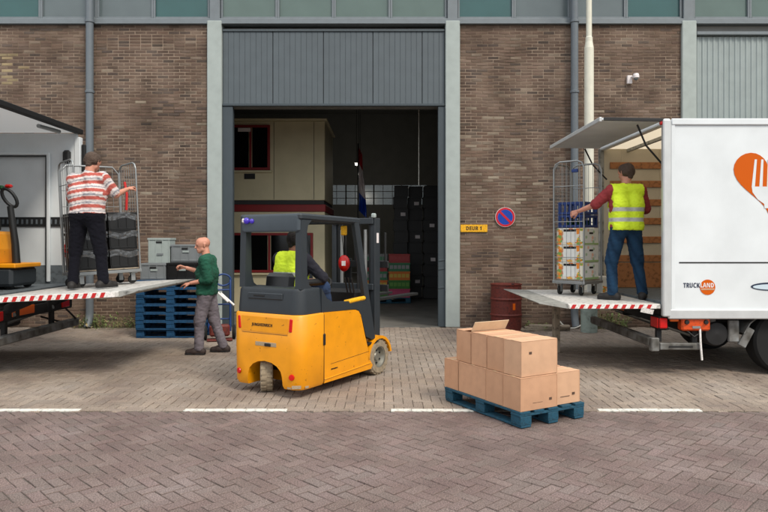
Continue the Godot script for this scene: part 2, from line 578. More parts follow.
# ---------------------------------------------------------------- ground
func brick_mesh(l: float, w: float, hgt: float, gap: float, bev: float, colr: Color, mb: MB = null, t := Transform3D()) -> MB:
	# the visible top of a paving brick: a face and four worn slopes into the joint (y up)
	if mb == null:
		mb = MB.new()
		mb.use_col = true
	mb.col = colr
	var a := l * 0.5 - gap
	var b := w * 0.5 - gap
	var ai := a - bev
	var bi := b - bev
	var top := [t * Vector3(-ai, 0, -bi), t * Vector3(ai, 0, -bi), t * Vector3(ai, 0, bi), t * Vector3(-ai, 0, bi)]
	var mid := [t * Vector3(-a, -bev * 0.8, -b), t * Vector3(a, -bev * 0.8, -b), t * Vector3(a, -bev * 0.8, b), t * Vector3(-a, -bev * 0.8, b)]
	var low := [t * Vector3(-a, -hgt, -b), t * Vector3(a, -hgt, -b), t * Vector3(a, -hgt, b), t * Vector3(-a, -hgt, b)]
	var up := t.basis.y
	mb.quad(top[0], top[1], top[2], top[3], up)
	var nn := [-t.basis.z, t.basis.x, t.basis.z, -t.basis.x]
	for i in 4:
		var j := (i + 1) % 4
		mb.quad(top[i], top[j], mid[j], mid[i], (up + nn[i]).normalized())
		mb.quad(mid[i], mid[j], low[j], low[i], nn[i])
	return mb

func road_color() -> Color:
	var k := rng.randf_range(0.88, 1.12)
	var w := rng.randf()
	return Color(0.282 * k, 0.205 * k, 0.192 * k).lerp(Color(0.268 * k, 0.210 * k, 0.194 * k), w)

func yard_color() -> Color:
	var k := rng.randf_range(0.88, 1.10)
	var w := rng.randf()
	return Color(0.475 * k, 0.395 * k, 0.325 * k).lerp(Color(0.445 * k, 0.378 * k, 0.322 * k), w)

func lay_bricks(parent: Node3D, called: String, rest: String, m: Material, z0: float, z1: float, xw: float, colr: Callable, label: String, diagonal: bool) -> void:
	# herringbone of bricks twice as long as wide, laid at 45 degrees to the road or square with it; z0 .. z1 is depth from the camera
	var u := 0.092 if diagonal else 0.101
	var ang := deg_to_rad(45.0) if diagonal else 0.0
	var spots := []
	var base := Basis(Vector3.UP, ang)
	var ctr := base.inverse() * Vector3(0, 0, -(z0 + z1) * 0.5)
	var cx := int(ctr.x / u)
	var cz := int(ctr.z / u)
	var half := int((xw + (z1 - z0) * 0.5) * (0.75 if diagonal else 1.0) / u) + 4
	for gx in range(cx - half, cx + half):
		for gz in range(cz - half, cz + half):
			var ph := posmod(gx - gz, 4)
			if ph != 0 and ph != 3:
				continue
			var c := Vector3(gx + 1.0, 0, gz + 0.5) if ph == 0 else Vector3(gx + 0.5, 0, gz + 1.0)
			spots.append([base * (c * u), ang + (0.0 if ph == 0 else PI / 2)])
	var kept := []
	for q in spots:
		var w: Vector3 = q[0]
		if -w.z < z0 or -w.z > z1 or absf(w.x) > xw:
			continue
		var bs := Basis.from_euler(Vector3(rng.randfn(0, 0.011), q[1] + rng.randfn(0, 0.014), rng.randfn(0, 0.011)))
		kept.append(Transform3D(bs, w + Vector3(rng.randfn(0, 0.001), rng.randf_range(-0.0030, 0.0015), rng.randfn(0, 0.001))))
	spots = kept
	# the 300 that show largest are single pieces
	var order := []
	for i in spots.size():
		var p: Vector3 = spots[i].origin
		var seen := absf(p.x) < -p.z * 0.585 and -p.z > 4.12
		if seen:
			order.append([-p.z, i])
	order.sort_custom(func(p, q): return p[0] < q[0])
	var single := {}
	for i in mini(300, order.size()):
		single[order[i][1]] = true
	var kinds := []
	for i in 14:
		kinds.append(brick_mesh(u * 2.0, u, 0.016, 0.0034 if diagonal else 0.003, 0.0045 if diagonal else 0.004, colr.call()).mesh())
	var mb := MB.new()
	mb.use_col = true
	for i in spots.size():
		if single.has(i):
			part_mesh(kinds[rng.randi() % kinds.size()], called, m, parent, spots[i])
		else:
			brick_mesh(u * 2.0, u, 0.016, 0.0034 if diagonal else 0.003, 0.0045 if diagonal else 0.004, colr.call(), mb, spots[i])
	var o := part(mb, rest, m, parent)
	tag(o, label, "", "", "stuff")

func ground() -> void:
	var g := MB.new()
	g.quad(Vector3(-150, -0.03, -150), Vector3(150, -0.03, -150), Vector3(150, -0.03, 150), Vector3(-150, -0.03, 150), Vector3.UP)
	var go := part(g, "ground", M.ground, self)
	tag(go, "plain grey ground beyond the paved yard", "", "", "structure")
	# road in front of the dashed line, yard behind it
	var r := MB.new()
	r.quad(Vector3(-14, -0.009, -6.54), Vector3(14, -0.009, -6.54), Vector3(14, -0.009, -1.6), Vector3(-14, -0.009, -1.6), Vector3.UP)
	var road := part(r, "road", M.joint_sand, self)
	tag(road, "reddish herringbone brick road in front of the dashed white line", "", "", "structure")
	lay_bricks(road, "paving_brick", "far_paving_bricks", M.road_brick, 1.7, 6.53, 8.0, road_color, "reddish paving bricks", true)
	var y := MB.new()
	y.quad(Vector3(-14, -0.009, -12.95), Vector3(14, -0.009, -12.95), Vector3(14, -0.009, -6.54), Vector3(-14, -0.009, -6.54), Vector3.UP)
	var yard := part(y, "yard_pavement", M.yard_sand, self)
	tag(yard, "grey beige brick yard in front of the warehouse", "", "", "structure")
	lay_bricks(yard, "paving_brick", "far_paving_bricks", M.yard_brick, 6.55, 12.8, 10.0, yard_color, "beige paving bricks", false)
	# the row of bricks between them, five white and five plain by turns
	var line := Node3D.new()
	line.name = "edge_course"
	tag(line, "single course of bricks with white dashes between road and yard", "", "", "structure")
	add_child(line)
	var kinds := []
	for i in 6:
		kinds.append(brick_mesh(0.208, 0.08, 0.02, 0.0025, 0.004, yard_color() * 0.95).mesh())
	var wk := []
	for i in 4:
		wk.append(brick_mesh(0.208, 0.08, 0.02, 0.002, 0.004, Color(1, 1, 1)).mesh())
	var x0 := -2.012 - 0.208 * 30
	for i in 70:
		var px := x0 + 0.208 * (i + 0.5)
		if absf(px) > 6.6:
			continue
		var white := posmod(i, 10) < 5
		var t := Transform3D(rot(rng.randfn(0, 0.3), rng.randfn(0, 0.7), rng.randfn(0, 0.3)), Vector3(px, 0.0045 + rng.randf_range(-0.001, 0.001), -6.54 + rng.randfn(0, 0.002)))
		part_mesh(wk[rng.randi() % 4] if white else kinds[rng.randi() % 6], "white_brick" if white else "plain_brick", M.white_brick if white else M.yard_brick, line, t)

# ---------------------------------------------------------------- warehouse
func brick_color(y: float, x := 0.0) -> Color:
	var k := rng.randf_range(0.82, 1.18)
	var w := rng.randf()
	var c := Color(0.182, 0.118, 0.086).lerp(Color(0.222, 0.158, 0.120), w)
	if rng.randf() < 0.10:
		c = Color(0.125, 0.092, 0.075)
	if rng.randf() < 0.05:
		c = Color(0.27, 0.21, 0.16)
	if rng.randf() < 0.006:
		c = Color(0.36, 0.30, 0.23)
	# lime bloom on single bricks, in two patches of the wall
	if Vector2(x + 7.42, (y - 5.15) * 1.4).length() < 0.42 * rng.randf() + 0.12 and rng.randf() < 0.4:
		c = Color(0.42, 0.33, 0.19)
	if Vector2(x - 2.15, (y - 4.78) * 2.0).length() < 0.32 * rng.randf() and rng.randf() < 0.6:
		c = Color(0.40, 0.32, 0.20)
	return Color(c.r * k, c.g * k, c.b * k)

func warehouse() -> void:
	var zf := -FACADE
	var b := thing("warehouse", "brown brick warehouse with pale pilasters and a tall open doorway", "building", Vector3(0, 0, zf))
	# brick fields: [x0, x1]
	var fields := [[-12.55, -8.17], [-7.89, -3.48], [1.50, 5.87]]
	var singles := []
	var walls := []
	for f in fields:
		var w := MB.new()
		w.cbox(Vector3((f[0] + f[1]) * 0.5, 2.985, -0.14), Vector3(f[1] - f[0], 5.97, 0.270))
		walls.append(part(w, "brick_wall", M.mortar, b))
	var spots := []
	var ch := 0.0622
	for fi in fields.size():
		var f = fields[fi]
		for row in 96:
			var y := (row + 0.5) * ch
			if y + ch * 0.5 > 5.975:
				break
			# Flemish-like mix: mostly stretchers with a header now and then
			var x: float = f[0]
			var first := true
			while x < f[1] - 0.03:
				var l := 0.22
				if first:
					l = 0.22 if row % 2 == 0 else 0.11
				elif rng.randf() < 0.004:
					l = 0.11
				first = false
				l = minf(l, f[1] - x)
				if l > 0.04:
					spots.append([x + l * 0.5, y, l, fi])
				x += l
	var order := []
	for i in spots.size():
		var s = spots[i]
		if s[3] == 2 and s[0] < 3.6 and s[1] > 1.5 and s[2] > 0.2:
			order.append([Vector2(s[0], s[1] - 1.7).length(), i])
	order.sort_custom(func(p, q): return p[0] < q[0])
	var single := {}
	for i in mini(300, order.size()):
		single[order[i][1]] = true
	var kinds := []
	for i in 16:
		kinds.append(brick_mesh(0.22, ch, 0.014, 0.0070, 0.0025, brick_color(2.0)).mesh())
	var up := Basis(Vector3.RIGHT, PI / 2)
	var rest := []
	for f in fields:
		var mb0 := MB.new()
		mb0.use_col = true
		rest.append(mb0)
	for i in spots.size():
		var s = spots[i]
		var t := Transform3D(Basis.from_euler(Vector3(rng.randfn(0, 0.008), rng.randfn(0, 0.006), rng.randfn(0, 0.005))) * up, Vector3(s[0], s[1] + rng.randfn(0, 0.0012), rng.randf_range(-0.0025, 0.002)))
		if single.has(i):
			part_mesh(kinds[rng.randi() % kinds.size()], "brick", M.brick, walls[s[3]], t)
		else:
			brick_mesh(s[2], ch, 0.014, 0.0070, 0.0025, brick_color(s[1], s[0]), rest[s[3]], t)
	for fi in fields.size():
		var o := part(rest[fi], "bricks", M.brick, walls[fi])
		tag(o, "brown bricks laid in courses", "", "", "stuff")
	# pilasters
	for px in [-8.03, -3.34, 1.353, 6.01, 10.70]:
		var p := MB.new()
		p.cbox(Vector3(px, 3.02, -0.09), Vector3(0.285, 6.04, 0.30), 0.012)
		part(p, "pilaster", M.pilaster, b)
		pbox(b, "pilaster_head", M.frame_grey, Vector3(px, 7.25, -0.08), Vector3(0.2, 2.42, 0.22), 0.008)
	# window band: sill rail and panes
	pbox(b, "window_sill", M.frame_grey, Vector3(-1.0, 6.035, -0.07), Vector3(23.8, 0.12, 0.2), 0.01)
	for seg in [[-12.4, -8.18], [-7.88, -3.49], [-3.19, 1.205], [1.5, 5.86], [6.16, 10.5]]:
		pbox(b, "flashing", M.frame_grey, Vector3((seg[0] + seg[1]) * 0.5, 5.985, 0.045), Vector3(seg[1] - seg[0], 0.022, 0.06), 0.004)
	var pane_kinds := ["glass_teal", "glass_grey", "glass_grey", "glass_teal"]
	var bays := [[-12.4, -8.14, [1, 0, 1, 0]], [-7.92, -3.45, [0, 1, 2, 0]], [-3.23, 1.245, [3, 3, 3, 3]], [1.46, 5.9, [0, 2, 2, 0]], [6.12, 10.6, [3, 3, 2, 3]]]
	for bay in bays:
		var cnt := 4
		var wd: float = (bay[1] - bay[0]) / cnt
		for i in cnt:
			var xc: float = bay[0] + wd * (i + 0.5)
			var fr := MB.new()
			fr.cbox(Vector3(-wd * 0.5 + 0.02, 0, 0), Vector3(0.036, 2.1, 0.08), 0.004)
			fr.cbox(Vector3(wd * 0.5 - 0.02, 0, 0), Vector3(0.036, 2.1, 0.08), 0.004)
			fr.cbox(Vector3(0, -1.028, 0), Vector3(wd - 0.08, 0.045, 0.08), 0.004)
			fr.cbox(Vector3(0, 1.028, 0), Vector3(wd - 0.08, 0.045, 0.08), 0.004)
			var win := part(fr, "window", M.frame_grey, b, Transform3D(Basis(), Vector3(xc, 7.146, -0.06)))
			var kindi: int = bay[2][i]
			pbox(win, "pane", [M.glass_teal, M.glass_grey, M.glass_grey, M.glass_green][kindi], Vector3(0, 0, -0.012), Vector3(wd - 0.078, 2.01, 0.008), 0.0, rot(rng.randf_range(-0.4, 0.4), rng.randf_range(-0.4, 0.4)))
	pbox(b, "parapet", M.frame_grey, Vector3(-1.0, 8.36, -0.1), Vector3(23.8, 0.32, 0.3), 0.01)
	# fascia of profiled steel above the door: five panels
	var cuts := [-3.197, -2.20, -1.20, -0.22, 0.755, 1.205]
	for i in 5:
		var w0: float = cuts[i] + 0.006
		var w1: float = cuts[i + 1] - 0.006
		var mb := MB.new()
		var ribs := int((w1 - w0) / 0.105)
		var pitch := (w1 - w0) / ribs
		for k in ribs:
			var xa := w0 + pitch * k
			mb.cbox(Vector3(xa + pitch * 0.5, 5.13, -0.030), Vector3(pitch - 0.004, 1.43, 0.018), 0.004)
		mb.cbox(Vector3((w0 + w1) * 0.5, 5.13, -0.046), Vector3(w1 - w0, 1.43, 0.036))
		part(mb, "fascia_panel", M.fascia, b)
	pbox(b, "fascia_rail", M.fascia, Vector3(-0.996, 5.868, -0.02), Vector3(4.39, 0.04, 0.05), 0.004)
	pbox(b, "fascia_rail", M.jamb, Vector3(-0.996, 4.392, -0.015), Vector3(4.39, 0.05, 0.07), 0.006)
	pbox(b, "lintel", M.hall_steel, Vector3(-0.996, 5.15, -0.22), Vector3(4.38, 1.55, 0.3), 0.0)
	# jambs with a return into the hall, guide rails
	for s in [[-3.092, 0.206], [1.137, 0.135]]:
		pbox(b, "door_jamb", M.jamb, Vector3(s[0], 2.18, -0.06), Vector3(s[1], 4.36, 0.12), 0.006)
		pbox(b, "door_jamb", M.jamb, Vector3(s[0], 2.18, -0.20), Vector3(s[1] * 0.7, 4.36, 0.15), 0.006)
	for yb in [1.15, 1.32, 0.78]:
		pbox(b, "door_guard", M.jamb, Vector3(1.135, yb, 0.006), Vector3(0.128, 0.03, 0.012), 0.004, rot(0, 0, 9))
	pbox(b, "door_sill", M.hall_floor, Vector3(-0.99, -0.006, -0.05), Vector3(4.16, 0.03, 0.2), 0.004)
	# the next bay to the right: a closed profiled shutter
	var sh := MB.new()
	for k in 40:
		var xs := 6.17 + 0.108 * k
		if xs > 10.4:
			break
		sh.cbox(Vector3(xs + 0.054, 2.88, -0.05), Vector3(0.07, 5.76, 0.03), 0.014)
	sh.cbox(Vector3(8.35, 2.88, -0.075), Vector3(4.4, 5.76, 0.05))
	var so := part(sh, "shutter", M.shutter, b)
	pbox(so, "shutter_header", M.frame_grey, Vector3(8.35, 5.80, 0.0), Vector3(4.37, 0.07, 0.08), 0.01)
	pbox(b, "lintel", M.hall_steel, Vector3(8.35, 5.9, -0.1), Vector3(4.37, 0.13, 0.1), 0.0)
	# the hall behind
	pbox(b, "hall_wall", M.hall_steel, Vector3(-20.1, 4.25, -11.2), Vector3(0.2, 8.5, 22.0), 0.0)
	pbox(b, "hall_wall", M.hall_steel, Vector3(18.1, 4.25, -11.2), Vector3(0.2, 8.5, 22.0), 0.0)
	pbox(b, "hall_roof", M.hall_steel, Vector3(-1.0, 8.62, -11.1), Vector3(38.4, 0.2, 22.4), 0.0)
	# inner leaf behind the brick so that light enters only through the openings
	for seg2 in [[-20.0, -3.25], [1.2, 18.0]]:
		pbox(b, "inner_wall", M.hall_steel, Vector3((seg2[0] + seg2[1]) * 0.5, 3.0, -0.32), Vector3(seg2[1] - seg2[0], 6.0, 0.06), 0.0)
	pbox(b, "inner_wall", M.hall_steel, Vector3(-1.0, 7.26, -0.32), Vector3(38.0, 2.5, 0.06), 0.0)
	# back wall with a band of panes
	var zb := -22.2
	pbox(b, "back_wall", M.hall_grey, Vector3(-1.0, 1.83, zb), Vector3(38.0, 3.66, 0.2), 0.0)
	pbox(b, "back_wall", M.hall_grey, Vector3(-1.0, 6.62, zb), Vector3(38.0, 3.8, 0.2), 0.0)
	pbox(b, "back_wall", M.hall_grey, Vector3(-11.8, 4.19, zb), Vector3(16.4, 1.06, 0.2), 0.0)
	pbox(b, "back_wall", M.hall_grey, Vector3(10.15, 4.19, zb), Vector3(15.7, 1.06, 0.2), 0.0)
	for i in 4:
		var xw := -2.8 + 1.5 * i
		var wn := MB.new()
		wn.cbox(Vector3(-0.74, 0, 0), Vector3(0.05, 1.05, 0.1))
		wn.cbox(Vector3(0.74, 0, 0), Vector3(0.05, 1.05, 0.1))
		wn.cbox(Vector3(0, 0.18, 0), Vector3(1.44, 0.03, 0.06))
		wn.cbox(Vector3(0, -0.18, 0), Vector3(1.44, 0.03, 0.06))
		wn.cbox(Vector3(-0.25, 0, 0), Vector3(0.03, 1.05, 0.06))
		wn.cbox(Vector3(0.25, 0, 0), Vector3(0.03, 1.05, 0.06))
		var wo := part(wn, "window", M.hall_steel, b, Transform3D(Basis(), Vector3(xw, 4.19, zb)))
		pbox(wo, "pane", M.clear_pane, Vector3(0, 0, -0.03), Vector3(1.44, 1.05, 0.006), 0.0)
	var hf := MB.new()
	hf.cbox(Vector3(-1.0, -0.05, -FACADE - 11.2), Vector3(38.0, 0.08, 22.0))
	var hfo := part(hf, "hall_floor", M.hall_floor, self)
	tag(hfo, "grey concrete floor inside the warehouse", "", "", "structure")

# ---------------------------------------------------------------- inside the hall
func crate_mesh(s: Vector3, wall := 0.02) -> MB:
	# an open stacking crate: floor, four walls, rim, ribs
	var mb := MB.new()
	mb.cbox(Vector3(0, wall * 0.5, 0), Vector3(s.x, wall, s.z))
	for sg in [-1.0, 1.0]:
		mb.cbox(Vector3(sg * (s.x - wall) * 0.5, s.y * 0.5 + wall * 0.5, 0), Vector3(wall, s.y - wall, s.z))
		mb.cbox(Vector3(0, s.y * 0.5 + wall * 0.5, sg * (s.z - wall) * 0.5), Vector3(s.x - 2 * wall, s.y - wall, wall))
		mb.cbox(Vector3(sg * (s.x * 0.5 + 0.006), s.y - 0.018, 0), Vector3(0.012, 0.036, s.z), 0.003)
		mb.cbox(Vector3(0, s.y - 0.018, sg * (s.z * 0.5 + 0.006)), Vector3(s.x + 0.024, 0.036, 0.012), 0.003)
		mb.cbox(Vector3(0, 0.03, sg * (s.z * 0.5 + 0.004)), Vector3(s.x, 0.024, 0.008), 0.002)
		for k in 4:
			mb.cbox(Vector3(s.x * (k - 1.5) * 0.3, s.y * 0.5, sg * (s.z * 0.5 + 0.004)), Vector3(0.014, s.y - 0.05, 0.008))
	return mb

func hall_things() -> void:
	# two-storey cream site office
	var zc := -15.6
	var o := thing("site_office", "two storey cream office cabin with dark red window frames inside the hall", "cabin", Vector3(-5.2, 0, zc - 1.25))
	# local: front face at z = +1.25, x from -3.4 to +3.8 (world right edge about -1.42)
	var xr := 3.78
	pbox(o, "wall", M.cream, Vector3(0.19, 1.2, 0), Vector3(7.18, 2.4, 2.5), 0.01)
	pbox(o, "fascia", M.dark_red, Vector3(0.19, 2.49, 0.0), Vector3(7.22, 0.17, 2.54), 0.01)
	pbox(o, "joint", M.hall_dark, Vector3(0.19, 2.625, 0.0), Vector3(7.14, 0.10, 2.46), 0.0)
	pbox(o, "upper_wall", M.cream, Vector3(0.19, 3.63, 0), Vector3(7.18, 1.90, 2.5), 0.01)
	pbox(o, "roof", M.cream, Vector3(0.19, 4.61, 0), Vector3(7.30, 0.05, 2.62), 0.008)
	for xs in [0.3, 2.56, 3.52]:
		pbox(o, "panel_joint", M.hall_dark, Vector3(xs, 3.63, 1.252), Vector3(0.012, 1.86, 0.006), 0.0)
	# windows: upper one and lower one
	for w in [[2.0, 3.94, 0.94, 1.08], [-0.2, 3.94, 0.94, 1.08], [2.45, 1.42, 2.1, 0.95], [-0.6, 1.42, 2.1, 0.95]]:
		var fr := MB.new()
		var ww: float = w[2]; var hh: float = w[3]
		for sg in [-1.0, 1.0]:
			fr.cbox(Vector3(sg * (ww - 0.06) * 0.5, 0, 0), Vector3(0.06, hh, 0.06), 0.004)
			fr.cbox(Vector3(0, sg * (hh - 0.06) * 0.5, 0), Vector3(ww - 0.12, 0.06, 0.06), 0.004)
		fr.cbox(Vector3(0, 0, 0), Vector3(0.05, hh - 0.12, 0.05), 0.004)
		var win := part(fr, "window", M.dark_red, o, Transform3D(Basis(), Vector3(w[0], w[1], 1.265)))
		pbox(win, "pane", M.dark_pane, Vector3(-ww * 0.25, 0, -0.004), Vector3(ww * 0.5 - 0.085, hh - 0.12, 0.01), 0.0)
		pbox(win, "pane", M.dark_pane, Vector3(ww * 0.25, 0, -0.004), Vector3(ww * 0.5 - 0.085, hh - 0.12, 0.01), 0.0)
		pbox(win, "sill", M.cream, Vector3(0, -hh * 0.5 - 0.035, 0.01), Vector3(ww + 0.1, 0.05, 0.09), 0.006)
	pbox(o, "notice", M.sign_white, Vector3(1.86, 4.36, 1.302), Vector3(0.30, 0.09, 0.004), 0.0)
	pbox(o, "vent", M.black, Vector3(1.98, 3.25, 1.262), Vector3(0.26, 0.13, 0.02), 0.004)
	# dark stacks of black crates on the right
	var cr := crate_mesh(Vector3(0.58, 0.33, 0.39)).mesh()
	var ords := ["lowest", "second from the floor", "third from the floor", "fourth from the floor", "fifth from the floor", "fifth from the top", "fourth from the top", "third from the top", "second from the top", "topmost"]
	for colx in 3:
		for k in 10:
			var c := thing("black_crate", "black crate in the %s of three dark stacks in the hall, %s" % [["left", "middle", "right"][colx], ords[k]], "crate", Vector3(0.48 + 0.44 * colx + 0.03 * (k % 2), 0.012 + 0.332 * k, -19.4 - 0.3 * (colx % 2)), PI / 2, "black crates stacked in the hall")
			part_mesh(cr, "shell", M.crate_black, c)
			if (colx * 3 + k * 5) % 7 < 2:
				pbox(c, "paper_label", M.sign_white, Vector3(-0.305, 0.15, 0.05), Vector3(0.004, 0.10, 0.14), 0.0)
	# pallet of bright produce crates
	var pal := make_pallet("blue wooden pallet under the bright produce crates in the hall", Vector3(0.12, 0.004, -18.1), 0.03, "", M.blue_wood)
	var sm := crate_mesh(Vector3(0.57, 0.235, 0.37)).mesh()
	var cols := [Color(0.18, 0.42, 0.12), Color(0.62, 0.2, 0.2), Color(0.3, 0.5, 0.15), Color(0.75, 0.4, 0.1), Color(0.5, 0.5, 0.5), Color(0.65, 0.2, 0.35), Color(0.2, 0.45, 0.3), Color(0.7, 0.6, 0.2)]
	var row_words := ["bottom", "second", "third", "fourth", "top"]
	for k in 5:
		for i in 2:
			var c2 := thing("produce_crate", "%s produce crate of the %s stack on the pallet in the hall, %s" % ["bright", ["left", "right"][i], ["lowest of five", "second from below", "in the middle", "second from above", "topmost of five"][k]], "crate", Vector3(-0.2 + 0.62 * i, 0.158 + 0.237 * k, -17.92), 0.0, "produce crates on the hall pallet")
			var cm := mat("produce_%d_%d" % [k, i], cols[(k * 3 + i * 5) % 8], 0.6)
			part_mesh(sm, "shell", cm, c2)
			var fill := MB.new()
			for q in 14:
				fill.ball(Vector3(rng.randf_range(-0.22, 0.22), 0.17 + rng.randf_range(0, 0.02), rng.randf_range(-0.13, 0.13)), Vector3.ONE * rng.randf_range(0.035, 0.05), 8, 5)
			part(fill, "produce", M["produce_%d_%d" % [k, i]] if k < 4 else M.crate_green, c2)
			var wrapper := MB.new()
			for q in 5:
				wrapper.cbox(Vector3(-0.22 + 0.11 * q, 0.12, 0.196), Vector3(0.09, 0.10, 0.006), 0.002)
			part(wrapper, "packets", mat("packet_%d_%d" % [k, i], cols[(k * 5 + i * 3 + 2) % 8], 0.5), c2)
	# flag on a slanted pole
	var fl := thing("flag", "limp red white and blue flag hanging inside the dark hall", "flag", Vector3(-0.72, 0, -18.0))
	ptube(fl, "pole", M.steel_dark, [Vector3(0, 0.0, 0), Vector3(0, 4.4, 0)], 0.018)
	pbox(fl, "base", M.steel_dark, Vector3(0, 0.025, 0), Vector3(0.4, 0.05, 0.4), 0.01)
	for st in [[4.3, 3.85, "sign_red", "red_stripe"], [3.85, 3.05, "sign_white", "white_stripe"], [3.05, 2.55, "sign_blue", "blue_stripe"]]:
		var cl := MB.new()
		var n := 10
		var prev := []
		for i in 5:
			var yy: float = lerpf(st[0], st[1], i / 4.0)
			var row := []
			for k in n + 1:
				var u := float(k) / n
				var ww := 0.10 + 0.12 * smoothstep(4.3, 2.6, yy)
				row.append(Vector3(0.02 + u * ww, yy - u * 0.22, 0.05 * sin(u * 14.0 + yy * 2.0)))
			if prev:
				for k in n:
					var nn: Vector3 = (prev[k + 1] - prev[k]).cross(row[k] - prev[k]).normalized()
					cl.quad(prev[k], prev[k + 1], row[k + 1], row[k], nn)
			prev = row
		part(cl, st[3], M[st[2]], fl)
	# hanging lamps receding into the hall, and a pull cord
	var lm := StandardMaterial3D.new()
	lm.albedo_color = Color(0.9, 0.9, 0.9)
	lm.emission_enabled = true
	lm.emission = Color(1.0, 0.97, 0.9)
	lm.emission_energy_multiplier = 1.6
	var spots := [[356.5, 165.0, 24.5], [359.0, 174.5, 27.5], [360.5, 182.5, 31.0]]
	var where := ["nearest", "middle", "farthest"]
	for i in 3:
		var s = spots[i]
		var p := Vector3((s[0] - 384.0) / 650.0 * s[2], 1.7 - (s[1] - 241.0) / 650.0 * s[2], -s[2])
		var lp := thing("ceiling_lamp", "%s of the three lit lamps hanging in the dark hall" % where[i], "lamp", p, 0.0, "lamps hanging in the hall")
		pbox(lp, "housing", M.hall_grey, Vector3(0, 0.1, 0), Vector3(0.14, 0.06, 0.34), 0.01)
		ptube(lp, "suspension", M.steel_dark, [Vector3(0, 0.13, 0), Vector3(0, 8.5 - p.y, 0)], 0.008, 5)
		pbox(lp, "lamp_tube", lm, Vector3(0, 0.03, 0), Vector3(0.10, 0.06, 0.3), 0.01)
		var ol := OmniLight3D.new()
		ol.name = "lamp_light"
		ol.light_energy = 0.35
		ol.light_color = Color(1.0, 0.97, 0.9)
		ol.light_size = 0.2
		ol.omni_range = 30.0
		ol.omni_attenuation = 2.0
		ol.shadow_enabled = true
		ol.position = Vector3(0, -0.12, 0)
		lp.add_child(ol)
	var pc := MB.new()
	pc.tube([Vector3(0.75, 4.6, -14.0), Vector3(0.75, 2.9, -14.0)], 0.008, 6)
	var pco := part(pc, "pull_cord", M.hose, self)
	tag(pco, "thin white cord hanging down behind the door opening", "cord")
	var tb := MB.new()
	tb.cbox(Vector3(-1.0, 4.63, -14.0), Vector3(4.6, 0.08, 0.1))
	var tbo := part(tb, "cross_beam", M.jamb, self)
	tag(tbo, "thin dark beam across the top just inside the doorway", "beam")
	pbox(tbo, "hanger", M.jamb, Vector3(-3.28, 6.6, -14.0), Vector3(0.08, 3.9, 0.08), 0.0)
	pbox(tbo, "hanger", M.jamb, Vector3(1.28, 6.6, -14.0), Vector3(0.08, 3.9, 0.08), 0.0)

